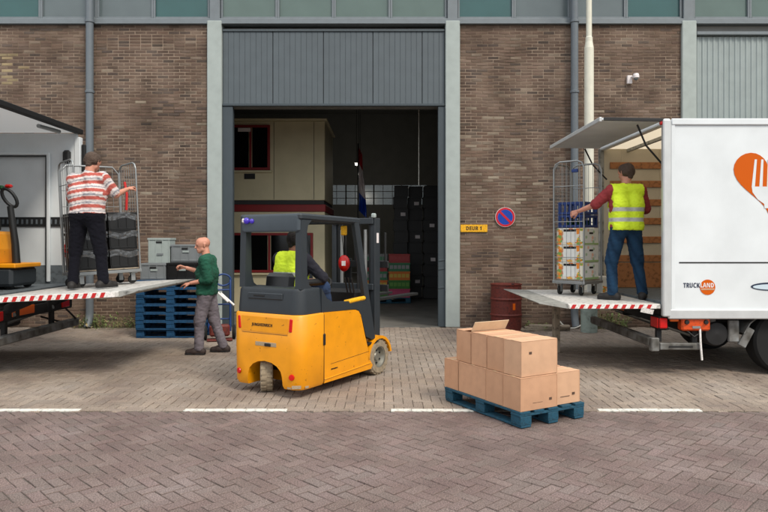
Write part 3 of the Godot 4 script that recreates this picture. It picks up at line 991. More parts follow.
# ---------------------------------------------------------------- fixed to or standing by the facade
func facade_things() -> void:
	var zf := -FACADE
	for i in 2:
		var x: float = [-5.76, 3.73][i]
		var o := thing("downpipe", ["grey downpipe on the brick wall left of the doorway", "grey downpipe on the brick wall beside the white lamp post"][i], "pipe", Vector3(x, 0, zf + 0.12), 0.0, "downpipes on the facade")
		ptube(o, "pipe", M.pipe, [Vector3(0, 0.02, 0.1), Vector3(0, 0.16, 0.03), Vector3(0, 0.3, 0), Vector3(0, 3.0, 0), Vector3(0, 8.3, 0)], 0.072, 14)
		for y in [1.1, 4.62, 6.0, 7.6]:
			var mb := MB.new()
			mb.lathe(Transform3D(Basis(), Vector3(0, y, 0)), [Vector2(0.073, -0.03), Vector2(0.088, -0.02), Vector2(0.088, 0.02), Vector2(0.073, 0.03)], 14)
			mb.cbox(Vector3(0, 0, -0.1) + Vector3(0, y, 0), Vector3(0.03, 0.03, 0.08))
			part(mb, "bracket", M.pipe, o)
	# lamp post: stout lower tube, thinner upper tube
	var lp := thing("lamp_post", "white lamp post standing in front of the brick wall", "lamp post", Vector3(3.83, 0, -12.15))
	var base := MB.new()
	base.lathe(Transform3D(), [Vector2(0, 0), Vector2(0.15, 0), Vector2(0.15, 0.55), Vector2(0.12, 0.62), Vector2(0.09, 0.64), Vector2(0, 0.64)], 20)
	part(base, "base", M.post_base, lp)
	var low := MB.new()
	low.lathe(Transform3D(), [Vector2(0.088, 0.6), Vector2(0.086, 5.3), Vector2(0.066, 5.42), Vector2(0.064, 5.5), Vector2(0.052, 5.52), Vector2(0.045, 9.2), Vector2(0, 9.2)], 20)
	part(low, "shaft", M.post_white, lp)
	pbox(lp, "lamp_head", M.post_white, Vector3(0, 9.24, 0.3), Vector3(0.28, 0.1, 0.8), 0.03)
	# surveillance camera
	var cm := thing("wall_camera", "small white security camera high on the brick wall", "camera", Vector3(4.88, 4.88, zf))
	cm.scale = Vector3.ONE * 0.82
	pbox(cm, "mount", M.sign_white, Vector3(-0.05, 0.0, 0.035), Vector3(0.12, 0.20, 0.07), 0.01)
	ptube(cm, "arm", M.sign_white, [Vector3(-0.03, 0.05, 0.05), Vector3(0.03, 0.06, 0.16)], 0.02, 8)
	var dm := MB.new()
	dm.lathe(Transform3D(rot(0, 0, 0), Vector3(0.05, 0.0, 0.18)), [Vector2(0, 0.12), Vector2(0.06, 0.11), Vector2(0.075, 0.06), Vector2(0.075, 0.01), Vector2(0.06, 0.0)], 16)
	part(dm, "housing", M.sign_white, cm)
	var dome := MB.new()
	dome.ball(Vector3(0.05, 0.005, 0.18), Vector3(0.055, 0.06, 0.055), 12, 8)
	part(dome, "dome", M.crate_grey, cm)
	# no parking sign
	var np := thing("round_sign", "round blue no parking sign with red rim and slash on brick wall", "sign", Vector3(2.39, 2.17, zf + 0.012), 0.0)
	var face := Basis(Vector3.RIGHT, PI / 2)
	var ds := MB.new()
	ds.lathe(Transform3D(face, Vector3.ZERO), [Vector2(0, 0), Vector2(0.195, 0), Vector2(0.195, 0.02), Vector2(0, 0.02)], 36)
	part(ds, "plate", M.sign_white, np)
	var rg := MB.new()
	rg.lathe(Transform3D(face, Vector3(0, 0, 0.0205)), [Vector2(0.150, 0), Vector2(0.188, 0), Vector2(0.188, 0.002), Vector2(0.150, 0.002), Vector2(0.150, 0)], 36)
	part(rg, "red_rim", M.sign_red, np)
	var bl := MB.new()
	bl.lathe(Transform3D(face, Vector3(0, 0, 0.0205)), [Vector2(0, 0), Vector2(0.148, 0), Vector2(0.148, 0.002), Vector2(0, 0.002)], 36)
	part(bl, "blue_field", M.sign_blue, np)
	pbox(np, "red_slash", M.sign_red, Vector3(0, 0, 0.024), Vector3(0.305, 0.042, 0.003), 0.0, rot(0, 0, -45))
	# yellow door sign
	var dsn := thing("door_sign", "small yellow sign reading DEUR 1 beside the doorway", "sign", Vector3(1.775, 1.95, zf + 0.012))
	pbox(dsn, "plate", M.yellow_sign, Vector3(0, 0, 0.008), Vector3(0.53, 0.145, 0.012), 0.003)
	ptext(dsn, "lettering", "DEUR 1", M.ink, Transform3D(Basis(), Vector3(0, 0, 0.016)), 0.075, 0.30)
	# rusty red drum and boards at the wall
	var dr := thing("steel_drum", "rusty dark red steel drum standing against the brick wall", "drum", Vector3(2.33, 0, -12.42))
	var dmb := MB.new()
	var prof := [Vector2(0, 0.01), Vector2(0.28, 0.01), Vector2(0.295, 0.0), Vector2(0.3, 0.012)]
	for y in [0.30, 0.60]:
		prof.append_array([Vector2(0.288, 0.03) if y < 0.4 else Vector2(0.288, y - 0.27), Vector2(0.288, y - 0.025), Vector2(0.305, y - 0.008), Vector2(0.305, y + 0.008), Vector2(0.288, y + 0.025)])
	prof.append_array([Vector2(0.288, 0.86), Vector2(0.302, 0.868), Vector2(0.302, 0.885), Vector2(0.28, 0.885), Vector2(0.278, 0.868), Vector2(0, 0.868)])
	dmb.lathe(Transform3D(), prof, 28)
	part(dmb, "body", M.drum_red, dr)
	pbox(dr, "hazard_sticker", M.amber, Vector3(0.10, 0.47, 0.272), Vector3(0.05, 0.12, 0.006), 0.0, rot(0, 20, 0))
	var lid := MB.new()
	lid.lathe(Transform3D(Basis(), Vector3(0.12, 0.866, 0.05)), [Vector2(0.03, 0), Vector2(0.03, 0.02), Vector2(0, 0.02)], 12)
	part(lid, "bung", M.steel_dark, dr)
	for i in 3:
		var pk := MB.new()
		pk.cbox(Vector3.ZERO, Vector3(0.95 - 0.1 * i, 0.035, 0.14), 0.004)
		var po := part(pk, "plank", M.wood_grey, self, Transform3D(rot(0, 4.0 - 5.0 * i, 0), Vector3(3.05 + 0.04 * i, 0.022 + 0.036 * i, -12.35 + 0.02 * i)))
		tag(po, ["lowest grey board lying by the wall right of the drum", "middle grey board of the small pile right of the drum", "topmost grey board of the pile right of the drum"][i], "plank", "boards by the wall")
	# white hose ring
	var hs := MB.new()
	var pts := []
	for i in 30:
		var a := TAU * i / 30.0
		pts.append(Vector3(0.28 * cos(a), 0.29 + 0.28 * sin(a), -0.05 * sin(a)))
	hs.tube(pts, 0.014, 8, true)
	var ho := part(hs, "hose_ring", M.hose, self, Transform3D(Basis(), Vector3(3.62, 0.012, -12.55)))
	tag(ho, "loop of white hose leaning on the wall by the lamp post", "hose")
	# weeds
	weeds("low weeds growing along the foot of the wall under the left tail lift", "weeds", -6.1, -4.75, 90, 0.30)
	weeds("green tuft of weeds at the foot of the white lamp post", "weeds", 3.95, 4.7, 80, 0.34)
	weeds("sparse weeds along the wall between drum and hose ring", "weeds", 2.75, 3.5, 22, 0.14)

func weeds(label: String, category: String, x0: float, x1: float, n: int, hmax: float) -> void:
	var mb := MB.new()
	mb.use_col = true
	for i in n:
		var x := rng.randf_range(x0, x1)
		var z := -FACADE + 0.06 + absf(rng.randfn(0, 0.16))
		var hh := hmax * rng.randf_range(0.35, 1.0)
		var lean := Vector3(rng.randfn(0, 0.10), hh, rng.randfn(0, 0.08) + 0.03)
		var k := rng.randf_range(0.7, 1.3)
		mb.col = Color(0.13 * k, 0.175 * k, 0.055 * k) if rng.randf() < 0.75 else Color(0.26 * k, 0.21 * k, 0.10 * k)
		var p := Vector3(x, 0.0, z)
		var w := Vector3(0.004, 0, 0.002)
		mb.quad(p - w, p + w, p + lean + w * 0.3, p + lean - w * 0.3, Vector3(0, 0.3, 1).normalized())
		var leaves := rng.randi_range(4, 8)
		for q in leaves:
			var u := rng.randf_range(0.1, 1.0)
			var c := p + lean * u
			var d := Vector3(rng.randfn(0, 1), rng.randf_range(-0.1, 0.8), rng.randfn(0, 1)).normalized()
			var l := rng.randf_range(0.03, 0.075)
			var side := d.cross(Vector3.UP).normalized() * l * 0.28
			var nn := side.cross(d).normalized()
			mb.tri(c, c + d * l * 0.5 + side, c + d * l, nn, nn, nn)
			mb.tri(c, c + d * l, c + d * l * 0.5 - side, nn, nn, nn)
	var o := part(mb, "weeds", M.leaf, self)
	tag(o, label, category, "", "stuff")

# ---------------------------------------------------------------- pallets, crates, cartons, roll containers
func make_pallet(label: String, at: Vector3, turn: float, group: String, wood: Material) -> Node3D:
	var o := thing("pallet", label, "pallet", at, turn, group)
	var tb: ArrayMesh; var cb: ArrayMesh; var bk: ArrayMesh; var bb: ArrayMesh
	var mb := MB.new(); mb.cbox(Vector3.ZERO, Vector3(1.2, 0.021, 0.118), 0.003); tb = mb.mesh()
	mb = MB.new(); mb.cbox(Vector3.ZERO, Vector3(0.135, 0.021, 0.8), 0.003); cb = mb.mesh()
	mb = MB.new(); mb.cbox(Vector3.ZERO, Vector3(0.14, 0.079, 0.13), 0.004); bk = mb.mesh()
	mb = MB.new(); mb.cbox(Vector3.ZERO, Vector3(1.2, 0.021, 0.115), 0.003); bb = mb.mesh()
	for z in [-0.34, -0.17, 0.0, 0.17, 0.34]:
		part_mesh(tb, "top_board", wood, o, Transform3D(rot(0, rng.randfn(0, 0.2)), Vector3(rng.randfn(0, 0.002), 0.1335, z)))
	for x in [-0.53, 0.0, 0.53]:
		part_mesh(cb, "cross_board", wood, o, Transform3D(Basis(), Vector3(x, 0.1120, 0)))
		for z in [-0.33, 0.0, 0.33]:
			part_mesh(bk, "block", wood, o, Transform3D(rot(0, rng.randfn(0, 0.6)), Vector3(x, 0.0612, z)))
	for z in [-0.33, 0.0, 0.33]:
		part_mesh(bb, "bottom_board", wood, o, Transform3D(Basis(), Vector3(0, 0.0108, z)))
	return o

func carton(label: String, at: Vector3, turn: float, s: Vector3, m: Material, opened: bool, marked) -> Node3D:
	var o := thing("cardboard_box", label, "box", at, turn, "cardboard boxes on the blue pallet")
	var mb := MB.new()
	var t := 0.006
	# four bulging sides and a floor
	var hx := s.x * 0.5; var hz := s.z * 0.5
	for side in 4:
		var wd: float = s.x if side % 2 == 0 else s.z
		var off: float = hz if side % 2 == 0 else hx
		var b := Basis(Vector3.UP, side * PI / 2)
		var n := 6
		for i in n:
			for j in n:
				var q := []
				for e in [[0, 0], [1, 0], [1, 1], [0, 1]]:
					var u := float(i + e[0]) / n
					var w := float(j + e[1]) / n
					var bulge := 0.006 * sin(PI * u) * sin(PI * w) * (1.0 + 0.8 * sin(at.x * 31.0 + side * 2.0 + at.y * 17.0))
					q.append(b * Vector3((u - 0.5) * (wd - 0.004), 0.002 + w * (s.y - t + 0.001), off - 0.004 + bulge))
				mb.quad(q[0], q[1], q[2], q[3], b * Vector3(0, 0, 1))
	mb.cbox(Vector3(0, 0.004, 0), Vector3(s.x - 0.012, 0.006, s.z - 0.012))
	mb.smooth(40.0)
	for sx in [-1.0, 1.0]:
		for sz in [-1.0, 1.0]:
			mb.tube([Vector3(sx * (hx - 0.004), 0.002, sz * (hz - 0.004)), Vector3(sx * (hx - 0.004), s.y - t, sz * (hz - 0.004))], 0.0042, 6)
	part(mb, "body", m, o)
	# top flaps along the long axis (x), seam in the middle
	for sg in [-1.0, 1.0]:
		if opened and sg > 0.0:
			continue
		pbox(o, "flap", m, Vector3(0, s.y - t * 0.5 + (0.001 if sg > 0 else 0.0), sg * hz * 0.5), Vector3(s.x - 0.004, t, hz - 0.003), 0.002, rot(rng.randf_range(-0.8, 0.3) * sg, 0, 0))
	if not opened:
		pbox(o, "tape", M.tape, Vector3(0, s.y + 0.0016, 0), Vector3(s.x - 0.002, 0.0012, 0.05), 0.0)
	else:
		var fb := rot(-58, 0, 0)
		pbox(o, "raised_flap", M.card_pale, Vector3(0, s.y, hz) + fb * Vector3(0, 0.0, hz * 0.5), Vector3(s.x - 0.01, t, hz - 0.004), 0.002, fb)
	# a stamp on the end that faces right (local +z or -z), at the given place on the face
	if marked is Vector2:
		for sg in [-1.0, 1.0]:
			pbox(o, "print_mark", M.dark_print, Vector3(sg * (marked.x - 0.5) * s.x, s.y * marked.y, sg * (hz + 0.0015)), Vector3(0.032, 0.022, 0.004), 0.0)
			if marked.y < 0.5:
				pbox(o, "print_line", M.dark_print, Vector3(sg * (marked.x - 0.85) * s.x, s.y * (marked.y - 0.06), sg * (hz + 0.0008)), Vector3(0.12, 0.004, 0.003), 0.0)
	return o

func roll_container(label: String, at: Vector3, turn: float, w: float, d: float, hgt: float, tilt := 0.0) -> Node3D:
	var o := thing("roll_container", label, "trolley", at, turn)
	o.rotation.z = tilt
	var deck := MB.new()
	for sg in [-1.0, 1.0]:
		deck.cbox(Vector3(0, 0.185, sg * (d * 0.5 - 0.02)), Vector3(w, 0.04, 0.04), 0.004)
		deck.cbox(Vector3(sg * (w * 0.5 - 0.02), 0.185, 0), Vector3(0.04, 0.04, d - 0.085), 0.004)
	for k in 9:
		deck.cbox(Vector3(-w * 0.5 + w * (k + 1) / 10.0, 0.198, 0), Vector3(0.014, 0.012, d - 0.085))
	part(deck, "deck", M.galv, o)
	for sx in [-1.0, 1.0]:
		for sz in [-1.0, 1.0]:
			var c := Vector3(sx * (w * 0.5 - 0.09), 0.0, sz * (d * 0.5 - 0.09))
			var fk := MB.new()
			fk.cbox(c + Vector3(0, 0.158, 0), Vector3(0.09, 0.014, 0.09), 0.003)
			fk.cbox(c + Vector3(-0.014, 0.10, 0.026), Vector3(0.06, 0.11, 0.005), 0.001)
			fk.cbox(c + Vector3(-0.014, 0.10, -0.026), Vector3(0.06, 0.11, 0.005), 0.001)
			var fo := part(fk, "castor", M.galv, o)
			var wh := MB.new()
			wh.lathe(Transform3D(Basis(Vector3.RIGHT, PI / 2), c + Vector3(-0.02, 0.0625, -0.018)), [Vector2(0, 0), Vector2(0.05, 0), Vector2(0.061, 0.006), Vector2(0.061, 0.03), Vector2(0.05, 0.036), Vector2(0, 0.036)], 18)
			part(wh, "wheel", M.rubber, fo)
	for sx in [-1.0, 1.0]:
		var fr := MB.new()
		var x: float = sx * (w * 0.5 - 0.015)
		var hz := d * 0.5 - 0.02
		fr.tube([Vector3(x, 0.2, -hz), Vector3(x, hgt - 0.10, -hz), Vector3(x, hgt - 0.03, -hz + 0.03), Vector3(x, hgt, -hz + 0.10), Vector3(x, hgt, hz - 0.10), Vector3(x, hgt - 0.03, hz - 0.03), Vector3(x, hgt - 0.10, hz), Vector3(x, 0.2, hz)], 0.0135, 8)
		for k in 3:
			fr.tube([Vector3(x, 0.55 + k * (hgt - 0.7) / 2.4, -hz), Vector3(x, 0.55 + k * (hgt - 0.7) / 2.4, hz)], 0.006, 6)
		for k in 6:
			var zz := -hz + 2 * hz * (k + 1) / 7.0
			fr.tube([Vector3(x, 0.2, zz), Vector3(x, hgt, zz)], 0.0035, 5)
		part(fr, "side_frame", M.galv, o)
	var bk := MB.new()
	var zb := -d * 0.5 + 0.015
	var hx := w * 0.5 - 0.03
	bk.tube([Vector3(-hx, 0.2, zb), Vector3(-hx, hgt - 0.12, zb), Vector3(-hx + 0.09, hgt - 0.02, zb), Vector3(hx - 0.09, hgt - 0.02, zb), Vector3(hx, hgt - 0.12, zb), Vector3(hx, 0.2, zb)], 0.0135, 8)
	for k in 5:
		var yy := 0.45 + k * (hgt - 0.6) / 5.0
		bk.tube([Vector3(-hx, yy, zb), Vector3(hx, yy, zb)], 0.005, 5)
	for k in 8:
		var xx := -hx + 2 * hx * (k + 1) / 9.0
		bk.tube([Vector3(xx, 0.2, zb), Vector3(xx, hgt - 0.03, zb)], 0.003, 5)
	part(bk, "back_frame", M.galv, o)
	return o

func chevron_tape(parent: Node3D, x0: float, x1: float, y: float, z: float, hgt: float, pitch: float) -> void:
	pbox(parent, "warning_tape", M.tape_white, Vector3((x0 + x1) * 0.5, y, z), Vector3(x1 - x0, hgt, 0.004), 0.0)
	var n := int((x1 - x0) / pitch)
	var mb := MB.new()
	var h := hgt * 0.5 - 0.001
	mb.prism(Transform3D(), PackedVector2Array([Vector2(-pitch * 0.36, -h), Vector2(pitch * 0.10, -h), Vector2(pitch * 0.36, h), Vector2(-pitch * 0.10, h)]), 0.002)
	var me := mb.mesh()
	for i in n:
		part_mesh(me, "red_stripe", M.tape_red, parent, Transform3D(Basis(), Vector3(x0 + pitch * (i + 0.5), y, z + 0.0025)))

func road_wheel(parent: Node3D, ctr: Vector3, r: float, w: float) -> void:
	# axle along z
	var t := Transform3D(Basis(Vector3.RIGHT, PI / 2), ctr + Vector3(0, 0, -w * 0.5))
	var mb := MB.new()
	mb.lathe(t, [Vector2(r * 0.58, 0.0), Vector2(r * 0.94, 0.0), Vector2(r, w * 0.12), Vector2(r, w * 0.88), Vector2(r * 0.94, w), Vector2(r * 0.58, w)], 32)
	var ty := part(mb, "wheel", M.rubber, parent)
	var rm := MB.new()
	rm.lathe(t, [Vector2(0, w * 0.55), Vector2(r * 0.2, w * 0.55), Vector2(r * 0.25, w * 0.7), Vector2(r * 0.5, w * 0.75), Vector2(r * 0.58, w)], 24)
	part(rm, "hub", M.chassis_grey, ty)

# ---------------------------------------------------------------- left truck
func left_truck() -> void:
	# rear at x = 0 local, box runs to -x, facade side at z = -1.26, street side at z = +1.28
	var o := thing("box_truck", "white box truck at the left edge with its rear open to the right", "truck", Vector3(-4.83, 0, -9.0))
	var L := 6.6
	var zf := -1.27
	var zn := 1.29
	var fy := 1.03
	var top := 3.39
	pbox(o, "floor", M.truck_kick, Vector3(-L * 0.5 - 0.02, fy - 0.06, 0.01), Vector3(L, 0.12, 2.5), 0.0)
	pbox(o, "far_wall", M.truck_inner, Vector3(-L * 0.5, (fy + top) * 0.5, zf + 0.03), Vector3(L, top - fy, 0.06), 0.0)
	pbox(o, "near_wall", M.truck_inner, Vector3(-L * 0.5, (fy + top) * 0.5 - 0.06, zn - 0.03), Vector3(L, top - fy + 0.12, 0.06), 0.0)
	var rs := MB.new()
	rs.quad(Vector3(-L, top + 0.02, -1.27), Vector3(0, top + 0.02, -1.27), Vector3(0, top + 0.02, 1.29), Vector3(-L, top + 0.02, 1.29), Vector3.UP)
	part(rs, "roof", M.roof_white, o)
	pbox(o, "front_wall", M.truck_inner, Vector3(-L + 0.03, (fy + top) * 0.5, 0.01), Vector3(0.06, top - fy, 2.44), 0.0)
	# rear frame
	pbox(o, "rear_frame", M.black, Vector3(0.02, top + 0.035, 0.01), Vector3(0.10, 0.075, 2.62), 0.008)
	pbox(o, "rear_frame", M.truck_inner, Vector3(0.02, (fy + top) * 0.5 - 0.05, zf + 0.03), Vector3(0.09, top - fy - 0.02, 0.10), 0.008)
	pbox(o, "rear_frame", M.truck_inner, Vector3(0.02, (fy + top) * 0.5 - 0.05, zn - 0.03), Vector3(0.09, top - fy - 0.02, 0.10), 0.008)
	pbox(o, "hinge_post", M.black, Vector3(0.10, top - 0.38, zf + 0.02), Vector3(0.06, 0.42, 0.05), 0.01)
	pbox(o, "hinge_post", M.galv, Vector3(0.10, top - 0.72, zf + 0.02), Vector3(0.06, 0.24, 0.05), 0.01)
	# inside: door frame panel, kick plate, lashing rail, wall lamp
	pbox(o, "kick_plate", M.truck_kick, Vector3(-L * 0.5, fy + 0.15, zf + 0.066), Vector3(L - 0.1, 0.28, 0.01), 0.0)
	var rail := MB.new()
	rail.cbox(Vector3(-L * 0.5, 2.0, zf + 0.072), Vector3(L - 0.1, 0.15, 0.02), 0.003)
	var rl := part(rail, "lashing_rail", M.steel_dark, o)
	var slot := MB.new()
	slot.cbox(Vector3.ZERO, Vector3(0.03, 0.075, 0.004))
	var sm := slot.mesh()
	for i in 34:
		part_mesh(sm, "slot", M.truck_kick, rl, Transform3D(Basis(), Vector3(-0.16 - 0.075 * i, 2.0, zf + 0.0845)))
	var fr := MB.new()
	fr.cbox(Vector3(-0.42, 2.06, zf + 0.095), Vector3(0.05, 2.0, 0.05), 0.01)
	fr.cbox(Vector3(-1.4, 3.06, zf + 0.095), Vector3(2.0, 0.04, 0.05), 0.01)
	part(fr, "inner_door_frame", M.truck_inner, o)
	pbox(o, "inner_door_edge", M.steel_dark, Vector3(-0.455, 2.06, zf + 0.09), Vector3(0.015, 2.0, 0.04), 0.0)
	pbox(o, "inner_door_edge", M.steel_dark, Vector3(-1.4, 3.03, zf + 0.09), Vector3(1.9, 0.015, 0.04), 0.0)
	pbox(o, "wall_lamp", M.black, Vector3(-0.13, 3.02, zf + 0.10), Vector3(0.12, 0.2, 0.08), 0.03)
	ptube(o, "lamp_cable", M.black, [Vector3(-0.13, 2.92, zf + 0.1), Vector3(-0.12, 2.6, zf + 0.09), Vector3(-0.13, 1.75, zf + 0.1)], 0.007, 6)
	pbox(o, "control_pendant", M.red_plastic, Vector3(-0.13, 1.55, zf + 0.12), Vector3(0.06, 0.20, 0.05), 0.015)
	ptube(o, "roof_strut", M.galv, [Vector3(-0.06, top - 0.06, -0.2), Vector3(-0.04, top - 0.05, -0.75)], 0.03, 8)
	# tail lift
	var tilt := deg_to_rad(2.7)
	var tl := Node3D.new()
	tl.name = "tail_lift"
	o.add_child(tl)
	tl.position = Vector3(0.06, fy - 0.005, 0)
	tl.rotation.z = tilt
	pbox(tl, "platform", M.platform, Vector3(0.82, -0.036, 0.02), Vector3(1.58, 0.07, 2.46), 0.008)
	var wedge := MB.new()
	wedge.prism(Transform3D(Basis(), Vector3(1.612, 0, -1.21)), PackedVector2Array([Vector2(0, -0.07), Vector2(0.20, -0.018), Vector2(0.20, -0.006), Vector2(0, -0.001)]), 2.46)
	part(wedge, "ramp_lip", M.alu_dull, tl)
	chevron_tape(tl, 0.0, 1.56, -0.036, 1.254, 0.06, 0.105)
	# chassis, bumper and lift arms under the floor
	for z in [-0.42, 0.42]:
		pbox(o, "chassis_rail", M.chassis, Vector3(-L * 0.5, 0.8, z), Vector3(L, 0.24, 0.08), 0.0)
	pbox(o, "rear_sill", M.chassis, Vector3(-0.12, 0.885, 0.01), Vector3(0.14, 0.13, 2.4), 0.01)
	pbox(o, "light_bar", M.chassis, Vector3(-0.08, 0.74, 0.01), Vector3(0.10, 0.15, 2.3), 0.01)
	pbox(o, "tail_light", M.red_plastic, Vector3(-0.02, 0.745, 0.88), Vector3(0.03, 0.12, 0.30), 0.01)
	pbox(o, "tail_light", M.red_plastic, Vector3(-0.02, 0.745, -0.9), Vector3(0.03, 0.10, 0.22), 0.01)
	pbox(o, "number_plate", M.amber, Vector3(-0.015, 0.765, 0.26), Vector3(0.012, 0.115, 0.54), 0.004)
	pbox(o, "plate_rim", M.black, Vector3(-0.026, 0.765, 0.26), Vector3(0.012, 0.14, 0.57), 0.004)
	for z in [-0.62, 0.62]:
		var arm := MB.new()
		arm.beam(Vector3(-0.75, 0.52, z), Vector3(0.25, 0.93, z), 0.07, 0.12, 0.01)
		part(arm, "lift_arm", M.chassis, o)
		ptube(o, "lift_ram", M.galv, [Vector3(-0.8, 0.46, z * 0.8), Vector3(0.0, 0.74, z * 0.8)], 0.03, 10)
	pbox(o, "underrun_bar", M.chassis_grey, Vector3(0.0, 0.44, 0.0), Vector3(0.10, 0.12, 2.42), 0.02)
	for z in [-0.6, 0.6]:
		pbox(o, "bar_bracket", M.chassis, Vector3(-0.08, 0.60, z), Vector3(0.06, 0.24, 0.08), 0.01)
	ptube(o, "hose", M.black, [Vector3(-0.1, 0.7, -1.0), Vector3(0.05, 0.5, -1.08), Vector3(-0.1, 0.42, -1.1), Vector3(-0.4, 0.55, -0.9)], 0.015, 8)
	# bodywork skirt, fuel tank, axle
	road_wheel(o, Vector3(-1.75, 0.48, 0.98), 0.48, 0.28)
	road_wheel(o, Vector3(-1.75, 0.48, -0.98), 0.48, 0.28)
	ptube(o, "axle", M.chassis, [Vector3(-1.75, 0.48, -0.9), Vector3(-1.75, 0.48, 0.9)], 0.07, 10)
	for z in [-0.98, 0.98]:
		pbox(o, "mudguard", M.chassis, Vector3(-1.2, 0.55, z), Vector3(0.02, 0.6, 0.34), 0.0)
	pbox(o, "trough", M.chassis, Vector3(-0.9, 0.55, 0.0), Vector3(0.2, 0.3, 2.2), 0.03)
	cab(o, Vector3(-L - 1.0, 0, 0.01))

func cab(o: Node3D, at: Vector3) -> void:
	# the driver's cab, out of frame on both trucks
	var mb := MB.new()
	mb.cbox(at + Vector3(0, 1.6, 0), Vector3(1.9, 2.0, 2.3), 0.1)
	var c := part(mb, "cab", M.truck_white, o)
	pbox(c, "side_window", M.dark_pane, at + Vector3(0, 1.95, 1.152), Vector3(1.2, 0.7, 0.01), 0.0)
	road_wheel(o, at + Vector3(0.0, 0.48, 0.98), 0.48, 0.28)
	road_wheel(o, at + Vector3(0.0, 0.48, -0.98), 0.48, 0.28)

# ---------------------------------------------------------------- right truck
func right_truck() -> void:
	# rear at x = 0 local, box runs to +x; near side z = +1.22, far side z = -1.22
	var o := thing("box_truck", "white box truck at the right edge with an orange heart on its side", "truck", Vector3(3.5, 0, -9.35))
	var L := 6.4
	var zn := 1.22
	var fy := 0.93
	var top := 3.20
	pbox(o, "floor", M.truck_kick, Vector3(L * 0.5 + 0.02, fy - 0.05, 0), Vector3(L, 0.10, 2.40), 0.0)
	var side := pbox(o, "side_panel", M.truck_white, Vector3(L * 0.5 + 0.03, 1.985, zn - 0.02), Vector3(L - 0.06, 2.36, 0.035), 0.0)
	pbox(o, "far_wall", M.truck_beige, Vector3(L * 0.5 + 0.03, (fy + top) * 0.5, -zn + 0.03), Vector3(L - 0.06, top - fy, 0.04), 0.0)
	pbox(o, "inner_lining", M.truck_beige, Vector3(L * 0.5 + 0.03, (fy + top) * 0.5, zn - 0.055), Vector3(L - 0.1, top - fy, 0.02), 0.0)
	pbox(o, "front_wall", M.truck_beige, Vector3(L - 0.03, (fy + top) * 0.5, 0), Vector3(0.05, top - fy, 2.3), 0.0)
	var skin := MB.new()
	skin.quad(Vector3(0.03, top - 0.01, -zn), Vector3(L, top - 0.01, -zn), Vector3(L, top - 0.01, zn - 0.04), Vector3(0.03, top - 0.01, zn - 0.04), Vector3.UP)
	part(skin, "roof", M.roof_skin, o)
	for k in 9:
		pbox(o, "roof_bow", M.alu_dull, Vector3(0.45 + 0.68 * k, top - 0.035, -0.02), Vector3(0.05, 0.045, 2.32), 0.0)
	# aluminium edges
	pbox(o, "corner_post", M.alu, Vector3(0.03, 1.985, zn - 0.005), Vector3(0.10, 2.46, 0.075), 0.012)
	pbox(o, "corner_post", M.truck_white, Vector3(0.11, 1.985, zn + 0.002), Vector3(0.05, 2.36, 0.02), 0.006)
	pbox(o, "corner_post", M.alu_dull, Vector3(0.03, 2.05, -zn + 0.01), Vector3(0.09, 2.3, 0.07), 0.012)
	pbox(o, "top_rail", M.truck_white, Vector3(L * 0.5 + 0.06, top - 0.01, zn + 0.006), Vector3(L - 0.06, 0.08, 0.03), 0.008)
	pbox(o, "top_rail", M.alu_dull, Vector3(L * 0.5 + 0.06, top - 0.03, -zn + 0.006), Vector3(L - 0.06, 0.08, 0.03), 0.008)
	pbox(o, "bottom_rail", M.alu, Vector3(L * 0.5 + 0.04, 0.785, zn + 0.002), Vector3(L - 0.02, 0.12, 0.05), 0.012)
	pbox(o, "rear_header", M.truck_white, Vector3(0.05, top + 0.0, 0), Vector3(0.08, 0.07, 2.40), 0.01)
	pbox(o, "seam_line", M.ink, Vector3(L * 0.5 + 0.14, 1.43, zn + 0.0), Vector3(L - 0.1, 0.016, 0.004), 0.0)
	pbox(o, "marker_light", M.red_plastic, Vector3(-0.02, top - 0.02, zn - 0.02), Vector3(0.05, 0.05, 0.05), 0.012)
	# wooden lashing slats inside
	for k in 6:
		pbox(o, "slat", M.slat_wood, Vector3(L * 0.5 + 0.05, 1.42 + 0.30 * k, -zn + 0.065), Vector3(L - 0.2, 0.105, 0.022), 0.003)
	for k in 10:
		pbox(o, "wall_post", M.truck_beige, Vector3(0.35 + 0.62 * k, (fy + top) * 0.5, -zn + 0.054), Vector3(0.03, top - fy - 0.05, 0.012), 0.0)
	pbox(o, "kick_board", M.slat_wood, Vector3(L * 0.5 + 0.05, fy + 0.22, -zn + 0.062), Vector3(L - 0.2, 0.40, 0.016), 0.003)
	# rear flap, swung up to the level of the roof
	var fl := Node3D.new()
	fl.name = "rear_flap"
	o.add_child(fl)
	fl.position = Vector3(0.0, top + 0.015, 0)
	fl.rotation.z = deg_to_rad(-1.0)
	pbox(fl, "flap_panel", M.truck_inner, Vector3(-0.40, 0.0, 0), Vector3(0.76, 0.03, 2.42), 0.004)
	pbox(fl, "flap_edge", M.black, Vector3(-0.38, 0.0, 1.215), Vector3(0.74, 0.042, 0.016), 0.004)
	pbox(fl, "flap_lip", M.alu, Vector3(-0.79, -0.006, 0), Vector3(0.035, 0.06, 2.44), 0.008)
	for z in [1.08, -1.08]:
		ptube(o, "gas_strut", M.black, [Vector3(-0.28, top - 0.02, z), Vector3(-0.16, top - 0.28, z * 0.98), Vector3(0.06, top - 0.52, z * 0.96)], 0.013, 8)
	# the print on the side: heart with a fork, two lettered marks
	var hs := PackedVector2Array()
	for i in 48:
		var t := TAU * i / 48.0
		hs.append(Vector2(16.0 * pow(sin(t), 3.0), 13.0 * cos(t) - 5.0 * cos(2 * t) - 2.0 * cos(3 * t) - cos(4 * t)) * (0.43 / 16.0))
	var hc := Vector3(1.30, 2.51, zn + 0.0005)
	var hm := MB.new()
	var hb := hs.duplicate()
	for i in hb.size():
		hb[i] = Vector2(hb[i].x, hb[i].y * 0.98 - 0.02)
	hm.prism(Transform3D(Basis(), hc), hb, 0.002)
